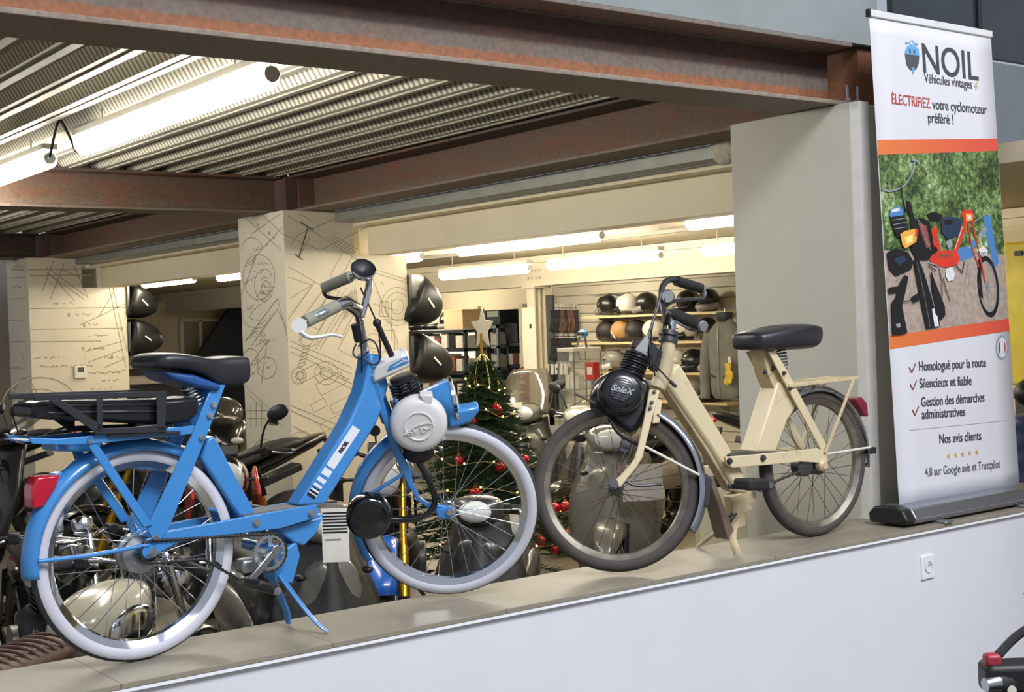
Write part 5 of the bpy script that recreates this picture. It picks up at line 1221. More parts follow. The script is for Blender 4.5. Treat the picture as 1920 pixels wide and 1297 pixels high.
# ================================================================== Christmas tree
TX = V((5.17, 7.20, 0))
tr = thing('christmas_tree', 'dark green Christmas tree with warm lights behind the blue front wheel', 'christmas tree', TX)
MB().tube([(0, 0, 0), (0, 0, 1.5)], [.03, .008], 8).build('trunk', mat('trunk_brown', '#4a3a2a', .9), tr)
MB().lathe([(0, 0), (.14, 0), (.17, .20), (.15, .20), (.13, .06), (0, .06)], n=20).build('pot', mat('pot_hessian', '#b5a27c', .9, var=.2, scale=50, bump=.3), tr)
rg = random.Random(3)
nd = MB()
for i in range(330):
    f = (i / 330) ** .8; z = .22 + 1.25 * f; L = .62 * (1 - f) + .05; a = i * 2.39996; dr = -.18 * L
    d = V((cos(a), sin(a), 0)); p0 = V((0, 0, z)); p1 = d * L + V((0, 0, z + dr + rg.uniform(-.03, .03)))
    nd.tube([p0, p1], [.006, .002], 4, mi=1)
    n = int(16 + 60 * L)
    for k in range(n):
        t = .15 + .85 * k / n; p = p0 + (p1 - p0) * t; s = rg.choice((-1, 1)); side = V((-d.y, d.x, 0)) * s
        q = p + (side * rg.uniform(.4, 1) + d * .6 + V((0, 0, rg.uniform(-.3, .5)))).normalized() * rg.uniform(.05, .085)
        w_ = V((0, 0, .007)) + d * .004
        nd.add([p - w_, p + w_, q], [(0, 1, 2)], 0)
nd.build('foliage', [mat('fir_needles', '#2f4a2c', .7, var=.35, scale=8), MATS['trunk_brown']], tr, smooth=0)
BAUB = mat('red_bauble', '#c8202f', .18, .3, .08, coat=.5); BAUBG = mat('red_glitter_bauble', '#c93a44', .5, .2, .4, 120)
bp0 = None
def bauble(px, D, k, lab, m_):
    global bp0
    d = ray(*px); p = EYE + d * (D / d.dot(CF))
    if bp0 is None:
        bp0 = thing('bauble', lab, 'bauble', p, 0, 'red baubles on the Christmas tree')
        MB().ball((0, 0, 0), .037, 18, 12).build('ball', m_, bp0, smooth=60); MB().cyl((0, 0, .035), (0, 0, .048), .010, n=10).build('cap', GOLDF, bp0)
        MB().tube([(0, 0, .048), (.004, 0, .07)], .0015, 5).build('hook', GOLDF, bp0); return bp0
    o = dup(bp0, p, rg.uniform(0, 6), lab, scale=k)
    return o
td = V((TX.x, TX.y)).length; Dt = (TX - EYE).dot(CF)
for x, y, dd, k, lab in ((908, 728, -.02, 1.05, 'red bauble near the tree tip, right of the gold ribbons'), (931, 769, -.14, 1.1, 'red bauble beside the white label on the grey windscreen'), (886, 792, -.18, .95, 'red bauble just above the white-walled front tyre'),
        (862, 863, -.25, .95, 'glitter red bauble inside the blue front wheel, near its top'), (938, 876, -.3, 1.0, 'red bauble inside the blue front wheel, near its right rim'), (892, 924, -.36, 1.05, 'red bauble inside the blue front wheel, level with the silver handlebar'), (886, 977, -.4, 1.05, 'red bauble inside the blue front wheel, right of the hub'),
        (985, 861, -.25, .7, 'small red bauble just outside the blue front wheel, upper right'), (1040, 953, -.18, 1.0, 'red bauble with ribbon inside the cream front wheel, left of a pair'), (1060, 951, -.22, 1.05, 'plain red bauble inside the cream front wheel, right of a pair'), (1066, 1002, -.2, .9, 'red bauble at the lower left inside of the cream front wheel'),
        (1018, 900, -.22, .8, 'red bauble between the two front tyres'), (1042, 1030, -.25, .9, 'red bauble low behind the dark front tyre'), (1014, 1015, -.3, .9, 'red bauble low between the two front tyres')):
    bauble((x, y), Dt + dd, k, lab, BAUB)
fl_ = thing('string_lights', 'string of tiny warm lights wound round the Christmas tree', 'string lights', TX)
wp = []
for i in range(241):
    f = i / 240; z = 1.40 - 1.12 * f; r_ = .58 * (1 - (z - .22) / 1.25) + .05; a = f * 2 * pi * 7
    wp.append(V((r_ * cos(a), r_ * sin(a), z + .02 * sin(a * 5))))
MB().tube(wp, .002, 4).build('wire', mat('gold_wire', '#b8a15a', .5), fl_)
BULB = mat('warm_bulb', '#ffd98a', .4, emit=14., ecol='#ffcf70')
for i in range(0, 240, 3): MB().ball(wp[i] + V((0, 0, .008)), .0058, 8, 5).build('bulb', BULB, fl_, smooth=60)
tp = thing('tree_topper', 'pale cut-out star and gold ribbons at the top of the Christmas tree', 'tree topper', TX + V((0, 0, 1.40)))
q = MB(); dd = CF.copy(); dd.z = 0; dd.normalize(); sd = V((dd.y, -dd.x, 0))
pts = []
for i in range(10):
    a = pi / 2 + i * pi / 5; rr = .13 if i % 2 == 0 else .06; pts.append(sd * (rr * cos(a) * .6 + .01) + V((0, 0, .28 + rr * sin(a) * 1.2)))
q.prism(pts, dd * .015); q.build('star', mat('pale_felt', '#e6dcc4', .9, bump=.2), tp, .004)
MB().tube([(0, 0, -.05), (0, 0, .25)], .008, 8).build('stick', GOLDF, tp)
q = MB()
for i in range(14):
    a = i * .9; e = V((.12 * cos(a), .12 * sin(a), -.02 - .03 * (i % 4))); q.tube(smooth_path([(0, 0, .12), e * .5 + V((0, 0, .08)), e + V((0, 0, -.06))], 4), .003, 4)
q.build('ribbons', mat('gold_ribbon', '#cdb878', .4, .4), tp)

# switch cluster on the near handlebar end of the lower-right motorbike
hb_ = [c for c in br_.children if c.name.startswith('handlebar')][0]
MB().box((.30, .335, 1.055), (.06, .13, .055)).build('switch_housing', BLACK, hb_, .012, seg=3)
MB().box((.29, .385, 1.088), (.026, .028, .022)).build('red_button', mat('paint_dull_red', '#9a2a3a', .4), hb_, .006)
for i in range(3): MB().cyl((.272, .36 - i * .03, 1.04), (.266, .36 - i * .03, 1.04), .008, n=12).build('white_button', P_WHITE, hb_)
MB().tube(smooth_path([(.33, .36, 1.085), (.36, .30, 1.12), (.38, .2, 1.15), (.40, .1, 1.14)], 5), .008, 8).build('clutch_cable', BLACK, hb_)
MB().prism([(.36, .30, 1.185), (.36, .18, 1.22), (.36, .16, 1.17), (.36, .26, 1.165)], (.015, 0, 0)).build('mirror', BLACK, br_, .005)
MB().tube([(.367, .2, 1.18), (.37, .2, 1.06)], .005, 6).build('mirror_stem', BLACK, br_)
# ================================================================== helmet wall
SHELFW = mat('pale_shelf_wood', '#d9c492', .5, var=.06)
for i, (z, b0, b1, lab) in enumerate(((1.765, 9.72, 12.0, 'top display shelf holding the helmets, on the grooved wall'), (1.462, 9.72, 12.2, 'second display shelf with the open-face helmets'), (1.125, 9.72, 12.1, 'third display shelf holding white and black helmets'), (.812, 9.72, 12.1, 'lowest display shelf of the grooved wall'))):
    t = thing('display_shelf', lab, 'shelf', (10.22, (b0 + b1) / 2, z), 0, 'display shelves on the grooved wall')
    MB().box((0, 0, -.012), (.30, b1 - b0, .024)).build('board', SHELFW, t, smooth=0)
    for s in (-.4, .4): MB().prism([(.14, s * (b1 - b0), -.026), (-.1, s * (b1 - b0), -.026), (.14, s * (b1 - b0), -.12)], (0, .006, 0)).build('bracket', ALU, t, smooth=0)
HB = mat('helmet_black', '#1b1b1d', .3, coat=.4); HM = mat('helmet_matt_black', '#2b2724', .55); HT = mat('helmet_tan', '#b98a56', .5); HW = mat('helmet_white', '#e3ded0', .3, coat=.3); HG = mat('helmet_grey', '#8d8a82', .35, coat=.2)
VIS = mat('helmet_visor', '#33363a', .08, coat=.8); HIN = mat('helmet_lining', '#4a443e', .9)
def helmet(kind, m, m2, lab, loc, rz, k=1., grp='helmets on the display shelves'):
    t = thing('helmet', lab, 'helmet', loc, rz, grp); k = min(k, .92); t.scale = (k, k, k)
    MB().ball((0, 0, .135), (.148, .122, .135), 22, 14, z0=-.72).build('shell', m, t, smooth=60)
    MB().lathe([(.085, .0), (.108, .035), (.10, .045)], c=(-.005, 0, .008), n=22).build('lining', HIN, t, smooth=60)
    if kind in ('full', 'cross'):
        MB().tube(smooth_path([(.03, -.112, .075), (.11, -.085, .055), (.165, 0, .05), (.11, .085, .055), (.03, .112, .075)], 4), [.035] * 17, 10, sq=1.1).build('chin_bar', m2, t, smooth=60)
        MB().ball((.02, 0, .145), (.134, .112, .062), 22, 8).build('visor', VIS, t, smooth=60)
    if kind == 'cross':
        MB().prism([(.02, -.10, .23), (.27, -.05, .265), (.29, 0, .27), (.27, .05, .265), (.02, .10, .23), (-.05, 0, .265)], (0, 0, .012)).build('peak', m2, t, .004)
    if kind == 'open':
        MB().tube(smooth_path([(.09, -.095, .04), (.125, -.06, .11), (.14, 0, .125), (.125, .06, .11), (.09, .095, .04)], 4), .008, 8).build('edge_trim', m2, t, smooth=60)
        MB().ball((.05, 0, .075), (.095, .09, .06), 18, 10).build('face_opening', HIN, t, smooth=60)
    return t
HX = 10.2
def hpos(px, z): p = at_x(px, 600, HX); return V((HX, p.y, z))
for kind, m, m2, px, z, rz, k, lab in (
    ('cross', HB, HG, 1140, 1.766, 100, 1.15, 'black off-road helmet with a long peak, at the shelf end near the glove rack'), ('cross', HW, HB, 1176, 1.766, 95, 1.1, 'white and black off-road helmet beside the peaked black one'), ('full', HB, HG, 1214, 1.766, 120, 1.1, 'black helmet with grey swirls, behind the cream moped pull rod'),
    ('full', HB, HB, 1292, 1.766, 150, 1.1, 'glossy black helmet behind the upper black grip'), ('full', HB, HG, 1330, 1.766, 200, 1.1, 'black helmet at the far end of the top shelf near the jacket'),
    ('open', HM, HM, 1138, 1.463, 130, 1.05, 'matt black open-face helmet at the end of the second shelf'), ('open', HT, HW, 1166, 1.463, 140, 1.0, 'tan leather-look open-face helmet between two dark ones'), ('open', HM, HB, 1193, 1.463, 140, 1.05, 'dark brown open-face helmet right of the tan one'),
    ('open', HW, HB, 1226, 1.463, 120, 1.0, 'small white helmet behind the cream moped stem'), ('full', HW, HB, 1284, 1.463, 150, 1.1, 'cream white helmet behind the lower black grip'), ('open', HB, HB, 1326, 1.463, 200, 1.1, 'black helmet by the grey grip cap of the cream moped'),
    ('full', HG, HW, 1150, 1.126, 130, 1.0, 'grey helmet behind the black engine cover'), ('full', HW, HB, 1268, 1.126, 150, 1.0, 'white helmet with black trim right of the cream head tube'), ('full', HB, HB, 1298, 1.126, 150, 1.05, 'black helmet in the middle of the third shelf'), ('full', HW, HG, 1334, 1.126, 170, 1.05, 'white helmet at the third shelf end near the jacket'),
    ('full', HG, HG, 1298, .813, 150, 1.05, 'grey helmet on the lowest shelf'), ('full', HB, HB, 1328, .813, 150, 1.0, 'black helmet on the lowest shelf near the jacket')):
    helmet(kind, m, m2, lab, hpos(px, z), R(rz), k)
# ------------------------------------------------------------------ jacket
jk = thing('jacket', 'grey riding jacket hanging beside the plain pillar', 'jacket', at_x(1364, 752, 9.88))
JM = mat('jacket_grey', '#77756c', .8, var=.15, scale=8, bump=.2)
rings = []
for z, w_, d_ in ((0, .19, .10), (.12, .20, .11), (.4, .20, .11), (.62, .23, .11), (.74, .20, .09), (.80, .09, .06), (.86, .08, .06)):
    rings.append([V((d_ * sin(2 * pi * k / 20) * (1 + .08 * cos(7 * k)), w_ * cos(2 * pi * k / 20), z)) for k in range(20)])
MB().rings(rings).build('body', JM, jk, smooth=60, sub=1)
for s in (-1, 1): MB().tube(smooth_path([(0, s * .20, .70), (0, s * .27, .5), (-.02, s * .28, .25), (-.04, s * .27, .02)], 4), [.075 - .002 * i for i in range(13)], 12).build('sleeve', JM, jk, smooth=60)
MB().lathe([(.075, .80), (.09, .86), (.085, .90), (.07, .86)], n=18).build('collar', DULLBLK, jk, smooth=60)
MB().box((-.112, 0, .40), (.006, .014, .70)).build('zip', STEEL, jk, smooth=0)
for s in (-.1, .1): MB().box((-.112, s, .26), (.008, .10, .02), Matrix.Rotation(.4 * (1 if s > 0 else -1), 3, 'X')).build('pocket_flap', DARKST, jk, smooth=0)
MB().tube([(0, 0, .84), (0, 0, .93), (.15, 0, .97), (.3, 0, .97)], .006, 6).build('hanger_hook', STEEL, jk)
gx = at_x(1366, 705, 9.72)
def glove(t, m, tagm=None, s=1.):
    MB().ball((0, 0, -.13), (.018, .045, .055), 12, 8).build('palm', m, t, smooth=60)
    MB().tube([(0, 0, -.02), (0, 0, -.09)], [.042, .036], 10, sq=.5).build('cuff', m, t, smooth=60)
    for i in range(4):
        y = -.032 + i * .021; MB().tube([(0, y, -.16), (.01, y * 1.15, -.21), (.018, y * 1.2, -.245 + abs(i - 1.4) * .012)], [.012, .012, .009], 7).build('finger', m, t, smooth=60)
    MB().tube([(0, .038, -.11), (.012, .06, -.15), (.016, .062, -.18)], [.012, .012, .009], 7).build('thumb', m, t, smooth=60)
    if tagm: MB().box((-.022, 0, -.01), (.003, .035, .10), Matrix.Rotation(.15, 3, 'X')).build('price_tag', tagm, t, smooth=0)
YG = thing('glove', 'yellow and white glove hanging in front of the grey jacket', 'glove', gx + V((0, 0, .15)), R(180)); glove(YG, mat('glove_yellow', '#d3b53a', .7), HW)
# ------------------------------------------------------------------ glove racks
GB = mat('glove_black', '#26262a', .7, var=.2); GBR = mat('glove_brown', '#6a4a35', .7, var=.2); TAGW = mat('tag_white', '#ece8dc', .6)
def rack(y_px, xs, ms, group, words):
    base = None
    p0, p1 = at_x(xs[0] - 3, y_px, 10.355), at_x(xs[-1] + 3, y_px, 10.355)
    bar = MB().tube([p0 - V((0, 0, .005)), p1 - V((0, 0, .005))], .006, 6).build('hanging_rail', STEEL); tag(bar, 'thin steel rail carrying ' + words, 'rail')
    pr_ = {}
    for i, x in enumerate(xs):
        p = at_x(x, y_px, 10.335); m = ms[i % len(ms)]; p.z -= .004
        lab = ('brown' if m is GBR else 'black') + ' glove hanging in ' + words + ', with white price tag'
        if m.name in pr_: o = dup(pr_[m.name], p, R(180 + rg.uniform(-35, 35)), lab, group)
        else:
            o = thing('glove', lab, 'glove', p, R(180), group); glove(o, m, TAGW); pr_[m.name] = o
        o.scale = (1.25,) * 3
rack(577, [1037 + i * 6 for i in range(8)], [GB, GB, GB, GBR, GB, GBR, GBR, GB], 'gloves on the upper rail', 'the upper rail of gloves')
rack(630, [1037 + i * 7 for i in range(7)], [GB], 'gloves on the middle rail', 'the middle rail of gloves')
rack(685, [1029 + i * 7 for i in range(6)], [GB], 'gloves on the lower rail', 'the lower rail of gloves')
o = MB().box((0, 0, 0), (.03, .3, 1.4)).build('display_board', mat('board_dark_grey', '#55565a', .6), smooth=0); o.location = at_x(1026, 660, 10.345); tag(o, 'dark grey display board beside the white post', 'board')
pk = None
for i in range(5):
    p = at_x(1027 + i * 8.5, 693, 10.28)
    if pk is None:
        pk = MB().box((0, 0, 0), (.012, .055, .13)).box((-.008, 0, -.03), (.006, .04, .05)).build('blister_pack', TAGW, smooth=0); o = pk
    else: o = pk.copy(); COL.objects.link(o)
    o.location = p; tag(o, 'white blister pack in the row above the dark trousers', 'blister pack', 'white blister packs in a row')
for i, x in enumerate((1033, 1053)):
    q = MB(); rings = []
    for z, w_ in ((0, .07), (.3, .065), (.52, .08), (.6, .075)): rings.append([V((.05 * sin(2 * pi * k / 14), w_ * cos(2 * pi * k / 14) * (1 + .1 * sin(k * 3)), z)) for k in range(14)])
    o = q.rings(rings).build('trousers', GB, smooth=60, sub=1); o.location = at_x(x, 775, 10.32); tag(o, 'dark trousers hanging under the row of white blister packs', 'trousers', 'dark trousers hanging below the packs')
# ------------------------------------------------------------------ glass display case
p = at_x(1086, 652, 9.3); cs = thing('display_case', 'glass display case with a white top and small white boxes', 'display case', (9.3, p.y, 0))
CW = .27; zt_ = p.z
MB().box((0, 0, zt_ - .02), (.4, CW, .04)).build('top', TAGW, cs, .004); MB().box((0, 0, .2), (.4, CW, .4)).build('base_cabinet', HG, cs, .006)
GLS = mat('clear_glass', '#e9efe9', .03, var=0., alpha=.09, coat=.3)
for c, s in (((-.195, 0, (zt_ + .36) / 2), (.008, CW - .02, zt_ - .44)), ((0, -CW / 2 + .006, (zt_ + .36) / 2), (.38, .008, zt_ - .44)), ((0, CW / 2 - .006, (zt_ + .36) / 2), (.38, .008, zt_ - .44))): MB().box(c, s).build('glass_pane', GLS, cs, smooth=0)
for z in (.68, .98, 1.28): MB().box((0, 0, z), (.36, CW - .03, .010)).build('glass_shelf', mat('shelf_glass_green', '#b9c8bb', .1, alpha=.5), cs, smooth=0)
for s in (-1, 1):
    for q_ in (-1, 1): MB().box((q_ * .192, s * (CW / 2 - .006), (zt_ + .36) / 2), (.012, .012, zt_ - .44)).build('post', ALU, cs, smooth=0)
bx0 = None
for i, (y, z, h) in enumerate(((-.08, .41, .10), (0, .41, .14), (.08, .41, .1), (-.08, .69, .16), (-.0, .69, .10), (.08, .69, .12), (-.08, .99, .13), (-.0, .99, .17), (.08, .99, .14), (.0, 1.29, .1))):
    if bx0 is None: bx0 = MB().box((0, 0, .5), (.8, .9, 1)).box((0, 0, 1.01), (.84, .94, .06)).build('small_box', TAGW, smooth=0); o = bx0
    else: o = bx0.copy(); COL.objects.link(o)
    o.scale = (.09, .07, h); o.location = (9.3 - .08, p.y + y, z); tag(o, 'small white boxed accessory inside the glass display case', 'box', 'small boxes in the glass case')
o = MB().box((0, 0, .09), (.08, .12, .18)).box((-.042, 0, .09), (.004, .08, .08), mi=1).build('red_box', [P_RED, TAGW], smooth=0); q = at_x(1112, 712, 8.95); o.location = (8.95, q.y, q.z)
tag(o, 'red box with white label by the black engine of the cream moped', 'box')
stnd = thing('box_stand', 'slim steel stand under the red box beside the glass case', 'stand', (8.95, q.y, 0)); MB().box((0, 0, q.z - .006), (.14, .14, .012)).box((0, 0, q.z / 2), (.03, .03, q.z - .02)).box((0, 0, .006), (.2, .2, .012)).build('stand_frame', STEEL, stnd, smooth=0)
gp = at_x(1092, 648, 9.3); gg = thing('goggles', 'blue and black goggles on a small stand on top of the glass case', 'goggles', (9.3, gp.y, zt_))
MB().tube([(0, .1, .0), (0, .04, .12), (0, -.04, .13), (0, -.07, 0)], .012, 8).build('stand_frame', DARKST, gg); MB().ball((-.02, -.04, .15), (.05, .075, .045), 16, 10).build('goggle_frame', mat('goggle_blue', '#3f86b8', .4), gg, smooth=60); MB().ball((-.05, -.04, .15), (.03, .06, .032), 14, 8).build('lens', VIS, gg, smooth=60)
# ------------------------------------------------------------------ storeroom shelving
def shelving(nm, lab, loc, w_, d_, hs, m, n_up=2):
    t = thing('shelving_unit', lab, 'shelving unit', loc)
    for h in hs: MB().box((0, 0, h - .02), (d_, w_, .04)).build('shelf', m, t, smooth=0)
    for sx in (-1, 1):
        for sy in (-1, 1): MB().box((sx * (d_ / 2 - .015), sy * (w_ / 2 - .02), max(hs) / 2), (.03, .04, max(hs))).build('upright', m, t, smooth=0)
    return t
SG = mat('shelf_grey_metal', '#8f9394', .45, .4); SD = mat('shelf_dark_metal', '#34373a', .5, .3)
p = at_x(931, 640, 11.2); shelving('', 'grey metal shelving seen through the storeroom doorway', (11.2, p.y, 0), .68, .45, (.3, .75, 1.12, 1.42, 1.70), SG); sy_ = p.y
p2_ = at_x(835, 640, 10.0); shelving('', 'dark metal shelving packed with boxes left of the tree top', (10.0, p2_.y, 0), 1.5, .4, (.35, .8, 1.12, 1.42, 1.66), SD); py_ = p2_.y
def box_thing(nm, lab, loc, s, m, lid=None, lm=None, grp=None, lblm=None):
    t = thing(nm, lab, 'box', loc, rg.uniform(-.08, .08), grp)
    MB().box((0, 0, s[2] / 2), s).build('body', m, t, smooth=0, bevel=.004)
    if lid: MB().box((0, 0, s[2] - lid / 2 + .004), (s[0] + .015, s[1] + .015, lid)).build('lid', lm or m, t, smooth=0)
    if lblm: MB().box((-s[0] / 2 - .002, 0, s[2] * .55), (.003, s[1] * .8, s[2] * .28)).build('paper_label', lblm, t, smooth=0)
    return t
ARC = mat('archive_grey', '#55595a', .6); CARD = mat('cardboard', '#bfa680', .75, var=.08); WBX = mat('carton_white', '#cfcabb', .7, var=.15, scale=30); RBX = mat('carton_red_brown', '#7d3f35', .7, var=.2)
box_thing('archive_box', 'grey archive box with white label, nearer the doorway jamb', (11.2, sy_ + .18, 1.705), (.3, .24, .27), ARC, .05, ARC, None, TAGW)
box_thing('archive_box', 'grey archive box with white label, right of its twin', (11.2, sy_ - .13, 1.705), (.3, .30, .28), ARC, .05, ARC, None, TAGW)
p = at_x(872, 600, 10.0); box_thing('cardboard_box', 'open brown cardboard box on top of the dark shelving', (9.98, p.y, 1.665), (.34, .42, .25), CARD, .02)
for z in (.755, 1.125, 1.425):
    for i in range(5): box_thing('carton', 'small pale carton in the row on the grey storeroom shelving', (11.1, sy_ + .26 - i * .125, z), (.2, .11, .16 + .02 * (i % 2)), WBX, None, None, 'cartons on the grey shelving')
for z in (.805, 1.125, 1.425):
    for i in range(8):
        m = (WBX, WBX, P_DGREY, WBX, RBX, WBX, P_DGREY, WBX, RBX)[(i + int(z * 7)) % 9]
        box_thing('carton', {WBX: 'pale', RBX: 'red-brown', P_DGREY: 'dark grey'}[m] + ' carton on the dark shelving left of the tree top', (9.93, py_ + .57 - i * .163, z), (.22, .14, .13 + .03 * ((i * 3) % 4)), m, None, None, 'cartons on the dark shelving')
for px, m, m2, lab in ((776, HM, HB, 'dark helmet on the dark shelving, beside the black top case'), (800, HW, HB, 'white and black helmet on the dark shelving, left of its twin'), (817, HW, HB, 'white-rimmed helmet on top of the dark shelving'), (838, HB, HG, 'black helmet next to the open cardboard box')):
    p = at_x(px, 610, 9.95); helmet('full', m, m2, lab, (9.98, p.y, 1.662), R(150 + px % 40), 1.0, 'helmets on the dark shelving')
shelving('', 'dark shelving with reddish parts at the right of the storeroom doorway', (11.3, sy_ - .62, 0), .5, .4, (.4, .8, 1.15, 1.45), SD)
for z in (.805, 1.155):
    for i in range(4): box_thing('carton', 'reddish parts carton inside the storeroom doorway', (11.2, sy_ - .45 - i * .115, z), (.2, .10, .15), RBX if i % 2 else WBX, None, None, 'reddish cartons in the storeroom')
box_thing('dark_crate', 'dark crate with a small label at the right of the archive boxes', (11.25, sy_ - .50, 1.455), (.3, .3, .26), DULLBLK, .03, DULLBLK)
p = at_x(985, 735, 9.6); rd = thing('display_rack', 'slim rack of red packets beside the white post', 'rack', (9.6, p.y, 0)); MB().box((0.03, 0, .6), (.02, .16, 1.2)).box((0, 0, .01), (.2, .2, .02)).build('stand_frame', SD, rd, smooth=0)
for k in range(4): MB().box((-.01, 0, .78 + k * .12), (.05, .13, .10)).box((-.037, 0, .78 + k * .12), (.003, .08, .03), mi=1).build('red_packet', [P_RED, TAGW], rd, smooth=0)
p = at_x(927, 752, 9.5); bgp = thing('storage_bag', 'grey storage bag with pale patches in front of the storeroom doorway', 'bag', (9.5, p.y, 0)); body('bag_body', [(-.16, .45, .2, .30), (-.1, .46, .32, .46), (.1, .46, .32, .46), (.16, .45, .2, .30)], mat('bag_grey', '#6b665d', .7, var=.2), bgp, e=.5)
for s in (-.13, .14): MB().box((-.172, s, .68), (.012, .13, .22)).build('pale_patch', WBX, bgp, smooth=0)
# ------------------------------------------------------------------ black top cases on the panels
def top_case(lab, c, tilt, s, px_mark):
    t = thing('top_case', lab, 'top case', c, 0, 'black top cases hung on the panels')
    rot = Matrix.Rotation(tilt, 3, 'Y'); w_, d_, h = s
    f = lambda q: math.copysign(abs(q) ** .7, q); rings = []
    for x, k in ((0, 1.0), (.04, 1.0), (w_ * .45, .93), (w_ * .78, .66), (w_ * .95, .32), (w_, .08)):
        rings.append([rot @ V((x, d_ / 2 * k ** .5 * f(cos(2 * pi * j / 20)), h / 2 * k * f(sin(2 * pi * j / 20)))) for j in range(20)])
    MB().rings(rings).build('shell', mat('case_black', '#121213', .38, var=.1), t, smooth=50, sub=1)
    rr = [rings[2][j] * 1.01 for j in range(20)]
    MB().box(rot @ V((w_ * .42, -d_ / 2 * .97, 0)), (.09, .006, .014), rot @ Matrix.Rotation(.5, 3, 'Y')).build('badge', TAGW, t, smooth=0)
    MB().box((-.012, 0, 0), (.024, d_ * .6, h * .75)).build('mounting_plate', DARKST, t, smooth=0)
for lab, a, b, (x0, y0), tilt, s in (('upper black top case on the panel behind the blue handlebar', 5.545, 8.72, (766, 556), .45, (.32, .40, .42)), ('lower black top case on the panel behind the blue handlebar', 5.545, 8.72, (766, 667), .3, (.40, .40, .40)),
                            ('upper black top case on the panel with the thermostat', 5.485, 14.31, (238, 562), .30, (.36, .42, .38)), ('lower black top case on the panel with the thermostat', 5.485, 14.31, (240, 632), .15, (.40, .42, .42))):
    p = at_y(x0, y0, b); top_case(lab, (a, b, p.z), tilt, s, None)
# ------------------------------------------------------------------ far end: air conditioner, glazed partition, staircase, counter
p, q = at_y(300, 551, 19.9), at_y(470, 562, 19.9); ac = thing('air_conditioner', 'long white wall air conditioner above the beige far wall', 'air conditioner', ((p.x + q.x) / 2, 19.89, q.z))
MB().box((0, 0, .06), (q.x - p.x, .22, .16)).build('housing', mat('ac_white', '#e3d9bf', .5), ac, .02); MB().box((0, -.112, .13), (q.x - p.x - .05, .004, .012)).build('air_slot', BLACK, ac, smooth=0); MB().box((0, -.10, -.005), (q.x - p.x - .1, .05, .012)).build('flap', TAGW, ac, smooth=0)
t = thing('window_4', 'white framed glazed partition at the far end under the air conditioner', 'partition', (0, 19.95, 0)); t['kind'] = 'structure'
xs = [at_y(x, 640, 19.95).x for x in (341, 376, 421, 470)]; zt2 = at_y(400, 600, 19.95).z
q = MB()
for x in xs: q.box((x, 0, zt2 / 2), (.05, .05, zt2))
q.box(((xs[0] + xs[-1]) / 2, 0, zt2), (xs[-1] - xs[0], .05, .05)); q.build('frame', mat('partition_white', '#d8cfb8', .5), t, smooth=0)
for i in range(3): MB().box(((xs[i] + xs[i + 1]) / 2, .02, zt2 / 2), (xs[i + 1] - xs[i] - .05, .012, zt2 - .05)).build('pane', mat('pane_beige_tint', '#9f957e', .3, alpha=.6), t, smooth=0)
pts = [at_y(x, y, 19.6) for x, y in ((475, 548), (441, 562), (356, 690), (330, 727), (300, 775))]; g_ = [V((pts[4].x, pts[4].y, 0)), V((pts[0].x, pts[0].y, 0))]; pts = pts[:4] + g_
o = MB().prism(pts, (0, .10, 0)).build('staircase', mat('staircase_navy', '#23282f', .6), smooth=0); tag(o, 'dark sloping side of a staircase behind the glazed partition', 'staircase')
p = at_y(275, 705, 17.5); ctr = thing('counter', 'white and dark reception counter seen beside the farthest pillar', 'counter', (p.x + .2, 17.5, 0))
MB().box((0, 0, p.z - .05), (1.4, .5, .12)).build('worktop', HW, ctr, .02); MB().box((0, .03, (p.z - .11) / 2), (1.3, .4, p.z - .11)).build('cabinet', DULLBLK, ctr); MB().box((0, -.1, p.z + .13), (1.2, .05, .06)).build('upper_ledge', HW, ctr, .01)
MB().box((0, -.08, p.z + .06), (1.1, .02, .12)).build('dark_panel', DULLBLK, ctr, smooth=0)
p = at_y(150, 698, 14.22); o = thing('thermostat', 'white thermostat on the drawing-covered panel by the farthest pillar', 'thermostat', (p.x, 14.205, p.z)); MB().box((0, 0, 0), (.13, .03, .13)).build('case', HW, o, .006); MB().box((.0, -.016, .025), (.07, .004, .05)).build('screen', mat('lcd_grey', '#4c4f47', .3), o, smooth=0)
p = at_x(515, 790, 4.49); o = thing('coat_hook', 'small black hook on the drawing-covered pillar left of the down tube', 'hook', (4.487, p.y, p.z)); MB().tube([(-.01, .09, -.01), (-.02, .03, .005), (-.02, -.02, .005)], [.006, .016, .016], 8).build('hook_arm', BLACK, o); MB().box((-.004, -.03, .004), (.012, .05, .05)).build('wall_plate', BLACK, o, .003)
# ------------------------------------------------------------------ cards, panel, right-hand oddments
def card(lab, px, D, sz, rows=0, m=TAGW, tilt=0, nm='price_card'):
    p = EYE + ray(*px) * D; t = thing(nm, lab, 'card', p, -R(37) + tilt)
    MB().box((0, 0, 0), (sz[0], .006, sz[1])).build('paper', m, t, smooth=0); q = MB()
    for i in range(rows): q.box((0, -.0036, sz[1] * (.42 - i * .06)), (sz[0] * .92, .0012, sz[1] * .03))
    if rows: q.build('black_bars', INK, t, smooth=0); MB().box((-.01, -.0036, -sz[1] * .08), (sz[0] * .6, .001, sz[1] * .03)).build('small_print', HG, t, smooth=0)
    return t
card('white price card with black bars hanging on the dark grey scooter', (629, 1004), 5.0, (.10, .20), 7)
card('plain white sheet leaning behind the cream moped front hub', (1205, 905), 7.75, (.24, .21), 0, mat('sheet_white', '#d3d0ca', .6), .2)
card('white label stuck beside the red bauble on the grey windscreen', (965, 765), 10.2, (.13, .08), 0, TAGW, .5, 'label_card')
p = at_y(1346, 960, 4.2); o = MB().box((0, 0, 0), (.30, .03, 1.05)).build('panel_board', mat('beige_board', '#cfc3a2', .6), smooth=0); o.location = (p.x + .02, 4.2, .525); tag(o, 'beige board standing on the floor behind the cream moped stand', 'board')
